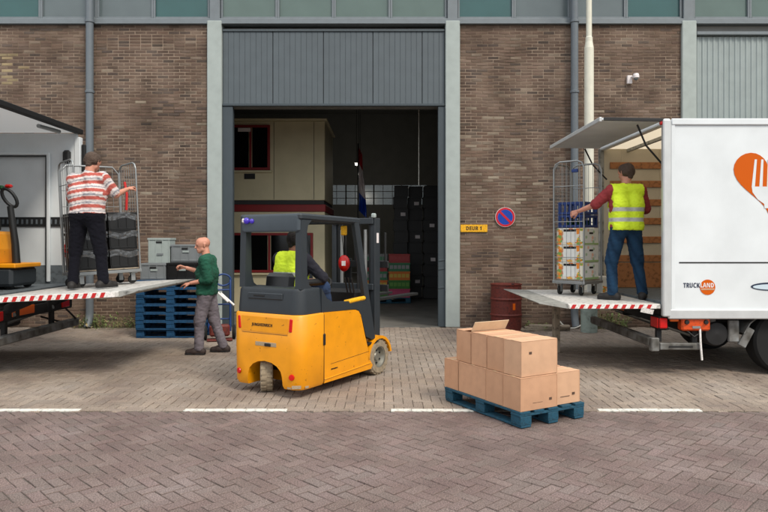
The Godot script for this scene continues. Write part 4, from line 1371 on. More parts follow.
	var heart := part(hm, "heart_print", M.logo_orange, o)
	var fk := MB.new()
	var fz := hc + Vector3(0, 0, 0.0025)
	for k in 4:
		fk.prism(Transform3D(Basis(), fz), PackedVector2Array([Vector2(-0.205 + 0.095 * k, -0.13), Vector2(-0.165 + 0.095 * k, -0.13), Vector2(-0.140 + 0.082 * k, 0.21), Vector2(-0.168 + 0.082 * k, 0.21)]), 0.0015)
	fk.prism(Transform3D(Basis(), fz), PackedVector2Array([Vector2(-0.205, -0.1295), Vector2(-0.195, -0.20), Vector2(-0.13, -0.29), Vector2(-0.05, -0.345), Vector2(-0.045, -0.40), Vector2(0.03, -0.40), Vector2(0.035, -0.345), Vector2(0.09, -0.29), Vector2(0.125, -0.2), Vector2(0.12, -0.1295)]), 0.0015)
	part(fk, "fork_print", M.truck_white, heart)
	ptext(o, "lettering", "TRUCK", M.navy_ink, Transform3D(rot(0, 0, 0), Vector3(0.345, 1.145, zn)), 0.060, 0.205)
	var dc := MB.new()
	dc.lathe(Transform3D(Basis(Vector3.RIGHT, PI / 2), Vector3(0.545, 1.122, zn + 0.0005)), [Vector2(0, 0), Vector2(0.096, 0), Vector2(0.096, 0.002), Vector2(0, 0.002)], 30)
	var disc := part(dc, "orange_disc", M.logo_orange, o)
	ptext(disc, "lettering", "LAND", M.truck_white, Transform3D(Basis(), Vector3(0.538, 1.146, zn + 0.002)), 0.056, 0.165)
	pbox(disc, "pale_bar", M.card_tan, Vector3(0.545, 1.098, zn + 0.0035), Vector3(0.165, 0.022, 0.002), 0.0)
	var ov := MB.new()
	var op := PackedVector2Array(); var oq := PackedVector2Array()
	for i in 32:
		var a := TAU * i / 32.0
		op.append(Vector2(0.26 * cos(a), 0.052 * sin(a)))
		oq.append(Vector2(0.235 * cos(a), 0.034 * sin(a) - 0.004))
	ov.prism(Transform3D(Basis(), Vector3(1.345, 1.13, zn + 0.0005)), op, 0.002)
	var oval := part(ov, "oval_print", M.navy_ink, o)
	var ow := MB.new()
	ow.prism(Transform3D(Basis(), Vector3(1.345, 1.13, zn + 0.003)), oq, 0.0015)
	part(ow, "oval_field", M.sky_ink, oval)
	# tail lift
	var tl := Node3D.new()
	tl.name = "tail_lift"
	o.add_child(tl)
	tl.position = Vector3(-0.03, fy - 0.02, 0)
	pbox(tl, "platform", M.platform, Vector3(-0.585, -0.03, 0.0), Vector3(1.16, 0.06, 2.42), 0.008)
	var wedge := MB.new()
	wedge.prism(Transform3D(Basis(), Vector3(-1.168, 0, -1.20)), PackedVector2Array([Vector2(0, -0.058), Vector2(0, -0.001), Vector2(-0.36, 0.012), Vector2(-0.36, 0.004)]), 2.40)
	part(wedge, "ramp_lip", M.alu_dull, tl)
	chevron_tape(tl, -1.15, -0.06, -0.03, 1.214, 0.052, 0.105)
	pbox(tl, "loose_tape", M.tape_white, Vector3(-0.18, -0.085, 1.22), Vector3(0.16, 0.06, 0.003), 0.0, rot(12, 0, -12))
	# under the floor
	for z in [-0.42, 0.42]:
		pbox(o, "chassis_rail", M.chassis, Vector3(L * 0.5 + 0.1, 0.7, z), Vector3(L, 0.22, 0.08), 0.0)
	pbox(o, "rear_sill", M.chassis, Vector3(0.10, 0.78, 0.0), Vector3(0.14, 0.12, 2.36), 0.01)
	pbox(o, "tail_light_housing", M.black, Vector3(0.02, 0.66, 1.02), Vector3(0.12, 0.17, 0.30), 0.02)
	pbox(o, "tail_light", M.red_plastic, Vector3(0.01, 0.665, 1.178), Vector3(0.10, 0.13, 0.03), 0.012)
	pbox(o, "tail_light", M.red_plastic, Vector3(-0.045, 0.665, 1.05), Vector3(0.02, 0.13, 0.22), 0.008)
	pbox(o, "side_marker", M.amber, Vector3(0.15, 0.705, 1.17), Vector3(0.11, 0.035, 0.03), 0.008)
	var box := pbox(o, "lift_control_box", M.orange, Vector3(0.41, 0.655, 1.14), Vector3(0.36, 0.165, 0.14), 0.02)
	for xk in [-0.12, 0.12]:
		var kb := MB.new()
		kb.lathe(Transform3D(Basis(Vector3.RIGHT, PI / 2), Vector3(xk, 0.03, 0.07)), [Vector2(0.03, 0), Vector2(0.026, 0.02), Vector2(0, 0.02)], 14)
		part(kb, "knob", M.black, box)
	pbox(box, "plate", M.galv, Vector3(0.0, -0.035, 0.073), Vector3(0.10, 0.03, 0.006), 0.0)
	pbox(o, "underrun_bar", M.chassis_grey, Vector3(-0.10, 0.42, -0.06), Vector3(0.09, 0.12, 2.36), 0.02)
	pbox(o, "side_bar", M.chassis_grey, Vector3(0.22, 0.375, 1.16), Vector3(0.52, 0.085, 0.08), 0.01)
	pbox(o, "side_bar_end", M.chassis_grey, Vector3(-0.10, 0.40, 1.165), Vector3(0.10, 0.17, 0.09), 0.01)
	pbox(o, "side_bar_slot", M.black, Vector3(0.22, 0.375, 1.203), Vector3(0.30, 0.02, 0.006), 0.0)
	pbox(o, "bar_bracket", M.chassis, Vector3(0.42, 0.50, 1.12), Vector3(0.06, 0.16, 0.05), 0.0)
	pbox(o, "bar_bracket", M.chassis, Vector3(0.0, 0.53, 1.05), Vector3(0.06, 0.22, 0.06), 0.0)
	for z in [-0.6, 0.6]:
		var arm := MB.new()
		arm.beam(Vector3(0.9, 0.42, z), Vector3(-0.25, 0.80, z), 0.07, 0.12, 0.01)
		part(arm, "lift_arm", M.chassis, o)
		ptube(o, "lift_ram", M.galv, [Vector3(0.8, 0.38, z * 0.8), Vector3(0.0, 0.66, z * 0.8)], 0.03, 10)
	pbox(o, "number_plate", M.amber, Vector3(-0.01, 0.74, -0.2), Vector3(0.012, 0.115, 0.54), 0.004)
	ptube(o, "strap", M.tape_white, [Vector3(0.46, 0.60, 1.20), Vector3(0.455, 0.42, 1.225), Vector3(0.475, 0.21, 1.22)], 0.013, 6)
	ptube(o, "cable", M.black, [Vector3(0.30, 0.58, 1.17), Vector3(0.38, 0.50, 1.21), Vector3(0.5, 0.56, 1.17)], 0.012, 6)
	# mudguard arch, brackets, air tank, wheels
	var tank := MB.new()
	tank.lathe(Transform3D(Basis(Vector3.RIGHT, PI / 2), Vector3(0.72, 0.52, 0.62)), [Vector2(0, 0), Vector2(0.14, 0.02), Vector2(0.16, 0.06), Vector2(0.16, 0.44), Vector2(0.14, 0.48), Vector2(0, 0.5)], 20)
	part(tank, "air_tank", M.chassis, o)
	pbox(o, "bracket", M.chassis_grey, Vector3(0.62, 0.64, 1.05), Vector3(0.22, 0.14, 0.04), 0.01)
	pbox(o, "bracket", M.chassis_grey, Vector3(0.93, 0.56, 1.10), Vector3(0.13, 0.28, 0.05), 0.01)
	pbox(o, "bracket", M.chassis_grey, Vector3(1.08, 0.48, 1.12), Vector3(0.10, 0.26, 0.05), 0.01, rot(0, 0, -28))
	for zz in [0.98, -0.98]:
		var arch := MB.new()
		var prev := Vector3.ZERO
		for i in 9:
			var a := deg_to_rad(12.0 + 156.0 * i / 8.0)
			var p := Vector3(1.62 + 0.58 * cos(a), 0.45 + 0.40 * sin(a), zz)
			if i > 0:
				arch.beam(prev, p, 0.32, 0.015)
			prev = p
		part(arch, "mudguard", M.chassis_grey, o)
		road_wheel(o, Vector3(1.62, 0.43, zz), 0.43, 0.28)
	ptube(o, "axle", M.chassis, [Vector3(1.62, 0.43, -0.9), Vector3(1.62, 0.43, 0.9)], 0.07, 10)
	cab(o, Vector3(L + 1.0, 0, 0))

# ---------------------------------------------------------------- loose goods in the yard and on the lifts
func print_tex(sd: int, ground_c: Color, blobs: Array, n: int) -> ImageTexture:
	# offset print for a fruit box: blots of colour and a pale label with lines of small type
	var r := RandomNumberGenerator.new()
	r.seed = sd
	var im := Image.create(96, 64, false, Image.FORMAT_RGB8)
	im.fill(ground_c)
	for i in n:
		var c: Color = blobs[r.randi() % blobs.size()]
		var cx := r.randi_range(0, 95); var cy := r.randi_range(0, 63)
		var q := r.randi_range(3, 9)
		for y in range(-q, q):
			for x in range(-q, q):
				if x * x + y * y < q * q and cx + x >= 0 and cx + x < 96 and cy + y >= 0 and cy + y < 64:
					im.set_pixel(cx + x, cy + y, c.lightened(r.randf() * 0.15))
	return ImageTexture.create_from_image(im)

func print_mat(key: String, t: Texture2D) -> StandardMaterial3D:
	var m := StandardMaterial3D.new()
	m.resource_name = key
	m.albedo_texture = t
	m.roughness = 0.6
	m.cull_mode = BaseMaterial3D.CULL_DISABLED
	M[key] = m
	return m

func yard_things() -> void:
	# blue pallet with cardboard boxes in the foreground
	var ang := atan2(1.07, 0.596)   # long side runs to the left and away
	# long axis (local x) points from the near corner to the left corner
	var nearc := Vector3(1.229, 0, -5.86)
	var ax := Vector3(-0.487, 0, -0.873).normalized()
	var az := Vector3(0.873, 0, -0.487).normalized()   # towards the right corner
	var ctr := nearc + ax * 0.6 + az * 0.4
	var turn := atan2(-ax.z, ax.x)
	var pal := make_pallet("blue wooden pallet on the pavement carrying cardboard boxes", Vector3(ctr.x, 0.006, ctr.z), turn, "", M.blue_wood)
	# local z of the pallet: Basis(UP, turn).z ; find which way it points
	var b := Basis(Vector3.UP, turn)
	var sgn := 1.0 if b.z.dot(az) > 0 else -1.0
	var py := 0.1505
	var bh := 0.305
	# [x centre along the pallet from the near end, z centre from the left long side, length along x, depth along z, material, marked]
	var low := [
		[0.135, 0.235, 0.25, 0.45, "card", Vector2(0.8, 0.28), "near corner box of the lower layer, its end facing right"],
		[0.39, 0.235, 0.25, 0.45, "card", null, "lower layer box second from the near corner on the left side"],
		[0.745, 0.24, 0.45, 0.45, "card_tan", null, "widest box in the left face of the lower layer"],
		[1.10, 0.235, 0.24, 0.45, "card", null, "lower layer box at the far left end of the pallet"],
		[0.16, 0.625, 0.24, 0.31, "card_light", Vector2(0.72, 0.3), "lower layer box at the right corner of the pallet with a mark"],
		[0.45, 0.625, 0.30, 0.31, "card", null, "lower layer box hidden in the middle behind the upper row"],
		[0.80, 0.625, 0.35, 0.31, "card_tan", null, "lower layer box on the far side behind the upper row"],
	]
	for r in low:
		var p: Vector3 = ctr + ax * (r[0] - 0.6) + az * (r[1] - 0.4)
		# carton's own x is the short direction so that its end faces right
		carton(r[6], Vector3(p.x, py, p.z), turn + (PI / 2 if true else 0.0) + (PI if sgn > 0 else 0.0) + rng.randfn(0, 0.012), Vector3(r[3], bh, r[2]), M[r[4]], false, r[5])
	var words := ["nearest box of the upper row, its plain end facing right", "upper row box second from the near end", "upper row box third from the near end", "farthest box of the upper row with a raised flap on top"]
	for i in 4:
		var p2 := ctr + ax * (0.15 + 0.252 * i - 0.6) + az * (0.255 - 0.4)
		carton(words[i], Vector3(p2.x, py + bh + 0.004, p2.z), turn + PI / 2 + (PI if sgn > 0 else 0.0) + rng.randfn(0, 0.02), Vector3(0.45, 0.325, 0.243), M[["card_light", "card", "card_tan", "card"][i]], i == 3, Vector2(0.24, 0.66) if i == 0 else null)
	# stack of blue pallets by the wall, with crates on top
	for k in 7:
		make_pallet("blue pallet in the stack by the wall, %s" % ["lowest of seven", "second from below", "third from below", "in the middle", "third from above", "second from above", "topmost of seven"][k], Vector3(-3.74 + rng.randfn(0, 0.012), 0.002 + 0.1445 * k, -11.75 + rng.randfn(0, 0.012)), rng.randfn(0, 0.012), "blue pallets stacked by the wall", M.blue_wood_deep)
	var ty := 1.0145
	var crs := [
		[-4.07, ty, -11.62, Vector3(0.44, 0.29, 0.34), "crate_grey", "grey plastic crate at the left front of the blue pallet stack"],
		[-3.56, ty, -11.62, Vector3(0.52, 0.30, 0.34), "crate_black", "black plastic crate on the pallet stack beside the man in green"],
		[-4.10, ty, -12.0, Vector3(0.40, 0.74, 0.28), "crate_pale", "tall pale grey bin at the back of the blue pallet stack"],
		[-3.60, ty, -12.0, Vector3(0.52, 0.30, 0.30), "crate_grey", "grey crate at the back of the stack carrying another crate"],
		[-3.62, ty + 0.302, -11.98, Vector3(0.50, 0.32, 0.30), "crate_grey", "topmost grey crate with a pale label above the black crate"],
	]
	for c in crs:
		var o := thing("plastic_crate", c[5], "crate", Vector3(c[0], c[1], c[2]), rng.randfn(0, 0.03), "crates on the blue pallet stack")
		part(crate_mesh(c[3]), "shell", M[c[4]], o)
		pbox(o, "label_holder", M.crate_pale if c[4] != "crate_pale" else M.crate_grey, Vector3(0.02, c[3].y * 0.6, c[3].z * 0.5 + 0.012), Vector3(0.12, 0.035, 0.006), 0.0)
		pbox(o, "hand_grip", M.black, Vector3(0, c[3].y - 0.075, c[3].z * 0.5 + 0.009), Vector3(0.11, 0.03, 0.004), 0.0)
	# hand truck behind the man in green
	var ht := thing("hand_truck", "blue sack truck with white grips behind the man in green", "hand truck", Vector3(-2.83, 0, -11.2), 0.25)
	var fr := MB.new()
	for x in [-0.18, 0.18]:
		fr.tube([Vector3(x, 0.14, 0.0), Vector3(x, 0.9, -0.1), Vector3(x, 1.02, -0.14)], 0.018, 8)
	for y in [0.35, 0.6, 0.85]:
		fr.tube([Vector3(-0.18, y, -0.03 - y * 0.08), Vector3(0.18, y, -0.03 - y * 0.08)], 0.014, 8)
	part(fr, "frame", M.truck_blue, ht)
	var hp := []
	for i in 16:
		var a := TAU * i / 16.0
		hp.append(Vector3(0.06 + 0.13 * cos(a), 1.02 + 0.10 * sin(a), -0.14))
	var hoop := MB.new()
	hoop.tube(hp, 0.016, 8, true)
	part(hoop, "hoop", M.truck_blue, ht)
	for q in [[0.02, 0.0], [0.12, 0.06]]:
		ptube(ht, "grip", M.tape_white, [Vector3(q[0] - 0.10, 0.86 - q[1], 0.0), Vector3(q[0] + 0.12, 0.66 - q[1], 0.14)], 0.02, 8)
	pbox(ht, "toe_plate", M.drum_red, Vector3(0, 0.02, 0.12), Vector3(0.42, 0.02, 0.24), 0.004)
	pbox(ht, "motor_box", M.drum_red, Vector3(0, 0.17, 0.05), Vector3(0.34, 0.2, 0.16), 0.03)
	for x in [-0.24, 0.24]:
		var wm := MB.new()
		wm.lathe(Transform3D(Basis(Vector3.FORWARD, PI / 2), Vector3(x - 0.03, 0.125, -0.02)), [Vector2(0, 0), Vector2(0.09, 0), Vector2(0.123, 0.015), Vector2(0.123, 0.05), Vector2(0.09, 0.062), Vector2(0, 0.062)], 20)
		part(wm, "wheel", M.rubber, ht)
	# left lift: roll container with black crates
	var tilt := deg_to_rad(2.7)
	var lx := -4.04
	var ly := 1.03 + (lx + 4.77) * tan(tilt) + 0.003
	var lb := Basis(Vector3.BACK, tilt) * Basis(Vector3.UP, PI / 4)
	var rc := roll_container("wire roll container with black crates beside the man in the striped shirt", Vector3(lx, ly, -9.35), 0.0, 0.9, 0.6, 1.76)
	rc.basis = lb
	pbox(rc, "base_board", M.wood_grey, Vector3(0, 0.222, 0), Vector3(0.84, 0.018, 0.54), 0.003)
	ptube(rc, "strap", M.strap_red, [Vector3(0.26, 1.46, 0.29), Vector3(0.265, 1.28, 0.33), Vector3(0.262, 1.06, 0.30)], 0.018, 6)
	for k in 3:
		for i in 2:
			var loc := Vector3(0.22 - 0.44 * i, 0.233 + 0.267 * k, 0.02)
			var c3 := thing("black_crate", "black crate in the left roll container, %s of the %s column" % [["bottom", "middle", "top"][k], ["right", "left"][i]], "crate", Vector3(lx, ly, -9.35) + lb * loc, 0.0, "black crates in the left roll container")
			c3.basis = lb
			part(crate_mesh(Vector3(0.40, 0.262, 0.46)), "shell", M.crate_black, c3)
			# crumpled cling film round the crate
			var wf := MB.new()
			for sd in 2:
				var nu := 12
				var nv := 3
				var grid := []
				for vv in nv + 1:
					var row := []
					for q in nu + 1:
						var u := q / float(nu)
						var yy := 0.165 + 0.085 * vv / nv + 0.02 * sin(u * 7.0 + k * 2.0)
						var off := 0.012 + rng.randf_range(-0.005, 0.006)
						row.append(Vector3((u - 0.5) * 0.42, yy, 0.238 + off) if sd == 0 else Vector3(0.208 + off, yy, (u - 0.5) * 0.48))
					grid.append(row)
				for vv in nv:
					for q in nu:
						var nn: Vector3 = (grid[vv][q + 1] - grid[vv][q]).cross(grid[vv + 1][q] - grid[vv][q]).normalized()
						if nn.dot(Vector3(1, 0, 1)) < 0.0:
							nn = -nn
						wf.quad(grid[vv][q], grid[vv][q + 1], grid[vv + 1][q + 1], grid[vv + 1][q], nn)
			part(wf, "film", M.wrap, c3)
			if k == 0:
				pbox(c3, "paper_label", M.sign_white, Vector3(0.212, 0.12, 0.04), Vector3(0.004, 0.05, 0.13), 0.0)
	# electric pallet truck in the left truck
	var ep := thing("electric_pallet_truck", "yellow and black electric pallet truck with a tall tiller in the left truck", "pallet truck", Vector3(-5.36, 1.036, -9.15), 0.0)
	var cov := MB.new()
	cov.prism(Transform3D(Basis(), Vector3(0, 0, -0.3)), PackedVector2Array([Vector2(-0.32, 0.36), Vector2(0.06, 0.36), Vector2(0.06, 0.55), Vector2(0.0, 0.76), Vector2(-0.06, 0.80), Vector2(-0.32, 0.80)]), 0.6)
	part(cov, "cover", M.yellow, ep)
	pbox(ep, "chassis", M.cab_grey, Vector3(-0.02, 0.17, 0), Vector3(0.66, 0.26, 0.66), 0.04)
	pbox(ep, "bumper", M.yellow, Vector3(0.0, 0.325, 0), Vector3(0.72, 0.06, 0.68), 0.012)
	pbox(ep, "tray", M.black, Vector3(-0.30, 0.9, 0), Vector3(0.26, 0.2, 0.55), 0.03)
	var tl := MB.new()
	tl.tube([Vector3(0.22, 0.30, 0.05), Vector3(0.20, 0.62, 0.05), Vector3(0.13, 1.15, 0.05)], [0.055, 0.05, 0.042], 10)
	part(tl, "tiller", M.steel_dark, ep)
	var hoop2 := MB.new()
	var h2 := []
	for i in 18:
		var a := TAU * i / 18.0
		h2.append(Vector3(0.12 + 0.085 * cos(a) - 0.05 * sin(a), 1.27 + 0.125 * sin(a), 0.05 + 0.03 * sin(a)))
	hoop2.tube(h2, 0.024, 8, true)
	var tlr := part(hoop2, "tiller_head", M.steel_dark, ep)
	pbox(tlr, "red_button", M.red_plastic, Vector3(0.12, 1.43, 0.07), Vector3(0.10, 0.05, 0.07), 0.02)
	pbox(tlr, "green_button", M.crate_green, Vector3(0.02, 1.41, 0.07), Vector3(0.07, 0.06, 0.07), 0.02)
	for z in [-0.2, 0.2]:
		pbox(ep, "fork", M.black, Vector3(-0.85, 0.09, z), Vector3(1.1, 0.06, 0.16), 0.01)
	for q in [[-0.02, 0.0], [0.22, 0.22], [0.22, -0.22], [-1.3, 0.2], [-1.3, -0.2]]:
		var wm2 := MB.new()
		wm2.lathe(Transform3D(Basis(Vector3.RIGHT, PI / 2), Vector3(q[0], 0.05, q[1] - 0.03)), [Vector2(0, 0), Vector2(0.05, 0), Vector2(0.05, 0.06), Vector2(0, 0.06)], 14)
		part(wm2, "wheel", M.rubber, ep)
	# right lift: roll container with fruit boxes
	var rx := 2.865
	var ry := 0.914
	var rz := -9.62
	var rc2 := roll_container("wire roll container with fruit boxes that the man in the vest holds", Vector3(rx, ry, rz), PI / 4, 0.56, 0.52, 1.94)
	pbox(rc2, "blue_clip", M.crate_blue, Vector3(-0.262, 1.80, 0.1), Vector3(0.03, 0.05, 0.10), 0.008)
	pbox(rc2, "base_board", M.wood_grey, Vector3(0, 0.218, 0), Vector3(0.5, 0.012, 0.46), 0.002)
	var or_t := print_tex(5, Color(0.86, 0.84, 0.78), [Color(0.88, 0.50, 0.10), Color(0.85, 0.42, 0.06), Color(0.45, 0.60, 0.25), Color(0.92, 0.66, 0.22)], 60)
	var wh_t := print_tex(9, Color(0.88, 0.88, 0.87), [Color(0.84, 0.86, 0.86), Color(0.78, 0.80, 0.80), Color(0.90, 0.70, 0.60), Color(0.62, 0.72, 0.58)], 8)
	var om := print_mat("fruit_print", or_t)
	var wm3 := print_mat("pale_print", wh_t)
	var rb := Basis(Vector3.UP, PI / 4)
	for k in 3:
		var fb := thing("fruit_box", ["bottom fruit box in the right roll container", "middle fruit box in the right roll container", "uppermost white fruit box below the blue crate"][k], "box", Vector3(rx, ry + 0.228 + 0.25 * k, rz), PI / 4, "fruit boxes in the right roll container")
		var bw := 0.455; var bd := 0.425; var bhh := 0.246
		pbox(fb, "body", M.banana_white, Vector3(0, bhh * 0.5, 0), Vector3(bw, bhh, bd), 0.004)
		# local -x/+z faces look left-front and right-front: Basis(45): -x -> left/near, +z -> right/near
		var q1 := MB.new()
		q1.print_quad(Vector3(-bw * 0.5 - 0.0015, 0.004, -bd * 0.5 + 0.004), Vector3(0, 0, bd - 0.008), Vector3(0, bhh - 0.008, 0))
		part(q1, "side_print", om, fb)
		var q2 := MB.new()
		q2.print_quad(Vector3(-bw * 0.5 + 0.004, 0.004, bd * 0.5 + 0.0015), Vector3(bw - 0.008, 0, 0), Vector3(0, bhh - 0.008, 0))
		part(q2, "end_print", wm3, fb)
		pbox(fb, "pale_label", M.banana_white, Vector3(-bw * 0.5 - 0.003, bhh * 0.52, 0.0), Vector3(0.002, bhh * 0.7, bd * 0.5), 0.0)
		pbox(fb, "hand_hole", M.black, Vector3(-bw * 0.5 - 0.0045, bhh * 0.86, 0.0), Vector3(0.003, 0.032, 0.20), 0.0)
		pbox(fb, "hand_hole", M.black, Vector3(0.0, bhh * 0.70, bd * 0.5 + 0.003), Vector3(0.11, 0.028, 0.003), 0.0)
		pbox(fb, "green_base", mat("pale_green_%d" % k, Color(0.60, 0.70, 0.48), 0.7), Vector3(0, 0.016, bd * 0.5 + 0.003), Vector3(bw - 0.01, 0.026, 0.002), 0.0)
	for k in 2:
		var bc := thing("blue_crate", ["lower blue plastic crate above the fruit boxes", "topmost blue plastic crate in the right roll container"][k], "crate", Vector3(rx, ry + 0.982 + 0.19 * k, rz), PI / 4, "blue crates in the right roll container")
		var sh := MB.new()
		for sg in [-1.0, 1.0]:
			for yy in [0.02, 0.165]:
				sh.cbox(Vector3(0, yy, sg * 0.2), Vector3(0.44, 0.035, 0.014), 0.003)
				sh.cbox(Vector3(sg * 0.214, yy, 0), Vector3(0.014, 0.035, 0.386), 0.003)
			for xx in [-0.2, -0.1, 0.0, 0.1, 0.2]:
				sh.cbox(Vector3(xx, 0.0925, sg * 0.2), Vector3(0.03, 0.11, 0.012))
				sh.cbox(Vector3(sg * 0.214, 0.0925, xx * 0.85), Vector3(0.012, 0.11, 0.03))
		sh.cbox(Vector3(0, 0.008, 0), Vector3(0.41, 0.012, 0.38))
		part(sh, "shell", M.crate_blue, bc)
		if k == 0:
			var gd := MB.new()
			for q in 9:
				gd.ball(Vector3(rng.randf_range(-0.15, 0.15), 0.065, rng.randf_range(-0.13, 0.13)), Vector3(0.05, 0.05, 0.05), 8, 6)
			part(gd, "goods", M.crate_green, bc)
	var bx := thing("fruit_box", "pale fruit box low behind the legs of the man in the vest", "box", Vector3(3.36, 0.914, -10.0), 0.5, "fruit boxes on the right tail lift")
	pbox(bx, "body", M.banana_white, Vector3(0, 0.12, 0), Vector3(0.34, 0.24, 0.3), 0.004)
	var q3 := MB.new()
	q3.print_quad(Vector3(-0.16, 0.01, 0.1515), Vector3(0.32, 0, 0), Vector3(0, 0.10, 0))
	part(q3, "side_print", om, bx)
	# weathered post that props the end of the right lift
	var st := MB.new()
	st.cbox(Vector3(0, 0.42, 0), Vector3(0.09, 0.84, 0.09), 0.006)
	var sto := part(st, "timber_post", M.wood_grey, self, Transform3D(rot(0, 12, 0), Vector3(2.62, 0.0, -9.9)))
	tag(sto, "short grey timber post standing under the end of the right tail lift", "post")

# ---------------------------------------------------------------- forklift
func ring_plan(w: float, z0: float, z1: float, r: float, y: float) -> Array:
	# plan outline: rounded rear corners at z0 (rear, +z), square front at z1
	var a := []
	for i in 7:
		var t := PI / 2 * i / 6.0
		a.append(Vector3(w - r + r * sin(t), y, z0 - r + r * cos(t)))
	for z in [0.0]:
		a.append(Vector3(w, y, z1))
		a.append(Vector3(-w, y, z1))
	for i in 7:
		var t2 := PI / 2 * (6 - i) / 6.0
		a.append(Vector3(-w + r - r * sin(t2), y, z0 - r + r * cos(t2)))
	return a

func forklift() -> void:
	var o := thing("forklift", "yellow electric forklift with dark grey cab seen from behind", "forklift", Vector3(-1.317, 0, -7.16), deg_to_rad(-31.4))
	# counterweight with an arch for the steered wheel
	var body := MB.new()
	body.loft([ring_plan(0.475, -0.03, -0.42, 0.12, 0.095), ring_plan(0.497, -0.008, -0.42, 0.14, 0.13), ring_plan(0.5, 0.0, -0.42, 0.14, 0.5), ring_plan(0.5, 0.0, -0.42, 0.14, 0.885), ring_plan(0.488, -0.012, -0.42, 0.13, 0.9)])
	var cut := MB.new()
	var ap := PackedVector2Array()
	ap.append(Vector2(-0.27, 0.0)); ap.append(Vector2(0.27, 0.0))
	for i in 9:
		var a := PI * i / 8.0
		ap.append(Vector2(0.245 * cos(a), 0.22 + 0.16 * sin(a)))
	cut.prism(Transform3D(Basis(), Vector3(0, 0, -0.36)), ap, 0.6)
	var cw := CSGMesh3D.new()
	cw.name = "counterweight"
	body.smooth(35)
	cw.mesh = body.mesh()
	cw.material = M.yellow
	o.add_child(cw, true)
	var cc := CSGMesh3D.new()
	cc.name = "arch"
	cc.mesh = cut.mesh()
	cc.material = M.yellow
	cc.operation = CSGShape3D.OPERATION_SUBTRACTION
	cw.add_child(cc, true)
	# side body: profile in (u forward, y), across the width
	var side := Basis(Vector3(0, 0, -1), Vector3(0, 1, 0), Vector3(1, 0, 0))   # local x -> forward, z -> right
	var sb := MB.new()
	sb.prism(Transform3D(side, Vector3(-0.5, 0, 0)), PackedVector2Array([Vector2(0.426, 0.11), Vector2(1.40, 0.11), Vector2(1.44, 0.15), Vector2(1.36, 0.24), Vector2(1.32, 0.40), Vector2(1.27, 0.52), Vector2(1.22, 0.66), Vector2(1.17, 0.80), Vector2(1.12, 0.855), Vector2(1.05, 0.875), Vector2(0.426, 0.9)]), 1.0)
	part(sb, "body", M.yellow, o)
	pbox(o, "lower_trim", M.yellow, Vector3(0.502, 0.17, -0.91), Vector3(0.016, 0.012, 0.96), 0.004, rot(2.0, 0, 0))
	# panel joint and latch on the right side
	pbox(o, "panel_joint", M.black, Vector3(0.499, 0.50, -0.424), Vector3(0.006, 0.76, 0.008), 0.0)
	pbox(o, "latch", M.black, Vector3(0.504, 0.60, -0.425), Vector3(0.018, 0.13, 0.04), 0.008)
	# mud guards over the front wheels, floor, front wall
	for s in [-1.0, 1.0]:
		var fd := MB.new()
		var pg := PackedVector2Array()
		for i in 11:
			var a := deg_to_rad(8.0 + 172.0 * i / 10.0)
			pg.append(Vector2(1.62 + 0.285 * cos(a), 0.225 + 0.27 * sin(a)))
		for i in 11:
			var a := deg_to_rad(180.0 - 172.0 * i / 10.0)
			pg.append(Vector2(1.62 + 0.25 * cos(a), 0.225 + 0.235 * sin(a)))
		fd.prism(Transform3D(side, Vector3(0.29 if s > 0 else -0.5, 0, 0)), pg, 0.21)
		fd.smooth(30)
		part(fd, "mudguard", M.yellow, o)
	pbox(o, "floor_plate", M.black, Vector3(0, 0.42, -1.46), Vector3(0.98, 0.03, 0.30), 0.004)
	pbox(o, "front_wall", M.cab_grey, Vector3(0, 0.55, -1.62), Vector3(0.56, 0.8, 0.05), 0.01)
	pbox(o, "drive_unit", M.black, Vector3(0, 0.26, -1.62), Vector3(0.52, 0.30, 0.22), 0.02)
	# wheels
	for s in [-1.0, 1.0]:
		fork_wheel(o, Vector3(s * 0.40, 0.225, -1.62), 0.225, 0.18, 0.0, s, true)
	fork_wheel(o, Vector3(-0.13, 0.205, -0.19), 0.205, 0.14, 0.7, 1.0, false)
	pbox(o, "steer_axle", M.black, Vector3(0.03, 0.30, -0.30), Vector3(0.44, 0.14, 0.1), 0.02)
	# marks on the rear
	for s in [-1.0, 1.0]:
		pbox(o, "tail_light", M.red_plastic, Vector3(s * 0.372, 0.79, -0.004), Vector3(0.042, 0.145, 0.02), 0.008, rot(0, s * 12.0, -s * 5.0))
		var rf := MB.new()
		rf.lathe(Transform3D(Basis(Vector3.UP, deg_to_rad(s * 14.0)) * Basis(Vector3.RIGHT, PI / 2), Vector3(s * 0.38, 0.235, -0.006)), [Vector2(0, 0), Vector2(0.034, 0), Vector2(0.030, 0.012), Vector2(0, 0.014)], 16)
		part(rf, "reflector", M.red_plastic, o)
	var plate := MB.new()
	plate.prism(Transform3D(Basis(), Vector3(0, 0, 0.0005)), PackedVector2Array([Vector2(-0.34, 0.70), Vector2(0.33, 0.695), Vector2(0.345, 0.86), Vector2(-0.34, 0.865)]), 0.003)
	part(plate, "rear_plate", M.yellow, o)
	ptext(o, "lettering", "JUNGHEINRICH", M.ink, Transform3D(Basis(), Vector3(-0.03, 0.775, 0.0045)), 0.042, 0.30)
	pbox(o, "drawbar_recess", M.scraped, Vector3(0.02, 0.565, 0.001), Vector3(0.30, 0.045, 0.006), 0.002)
	pbox(o, "drawbar_pin", M.black, Vector3(0.05, 0.56, 0.006), Vector3(0.09, 0.035, 0.014), 0.006)
	var bolt := MB.new()
	bolt.lathe(Transform3D(Basis(), Vector3(-0.02, 0.9, -0.06)), [Vector2(0.03, 0), Vector2(0.03, 0.02), Vector2(0, 0.025)], 12)
	part(bolt, "lifting_eye", M.black, o)
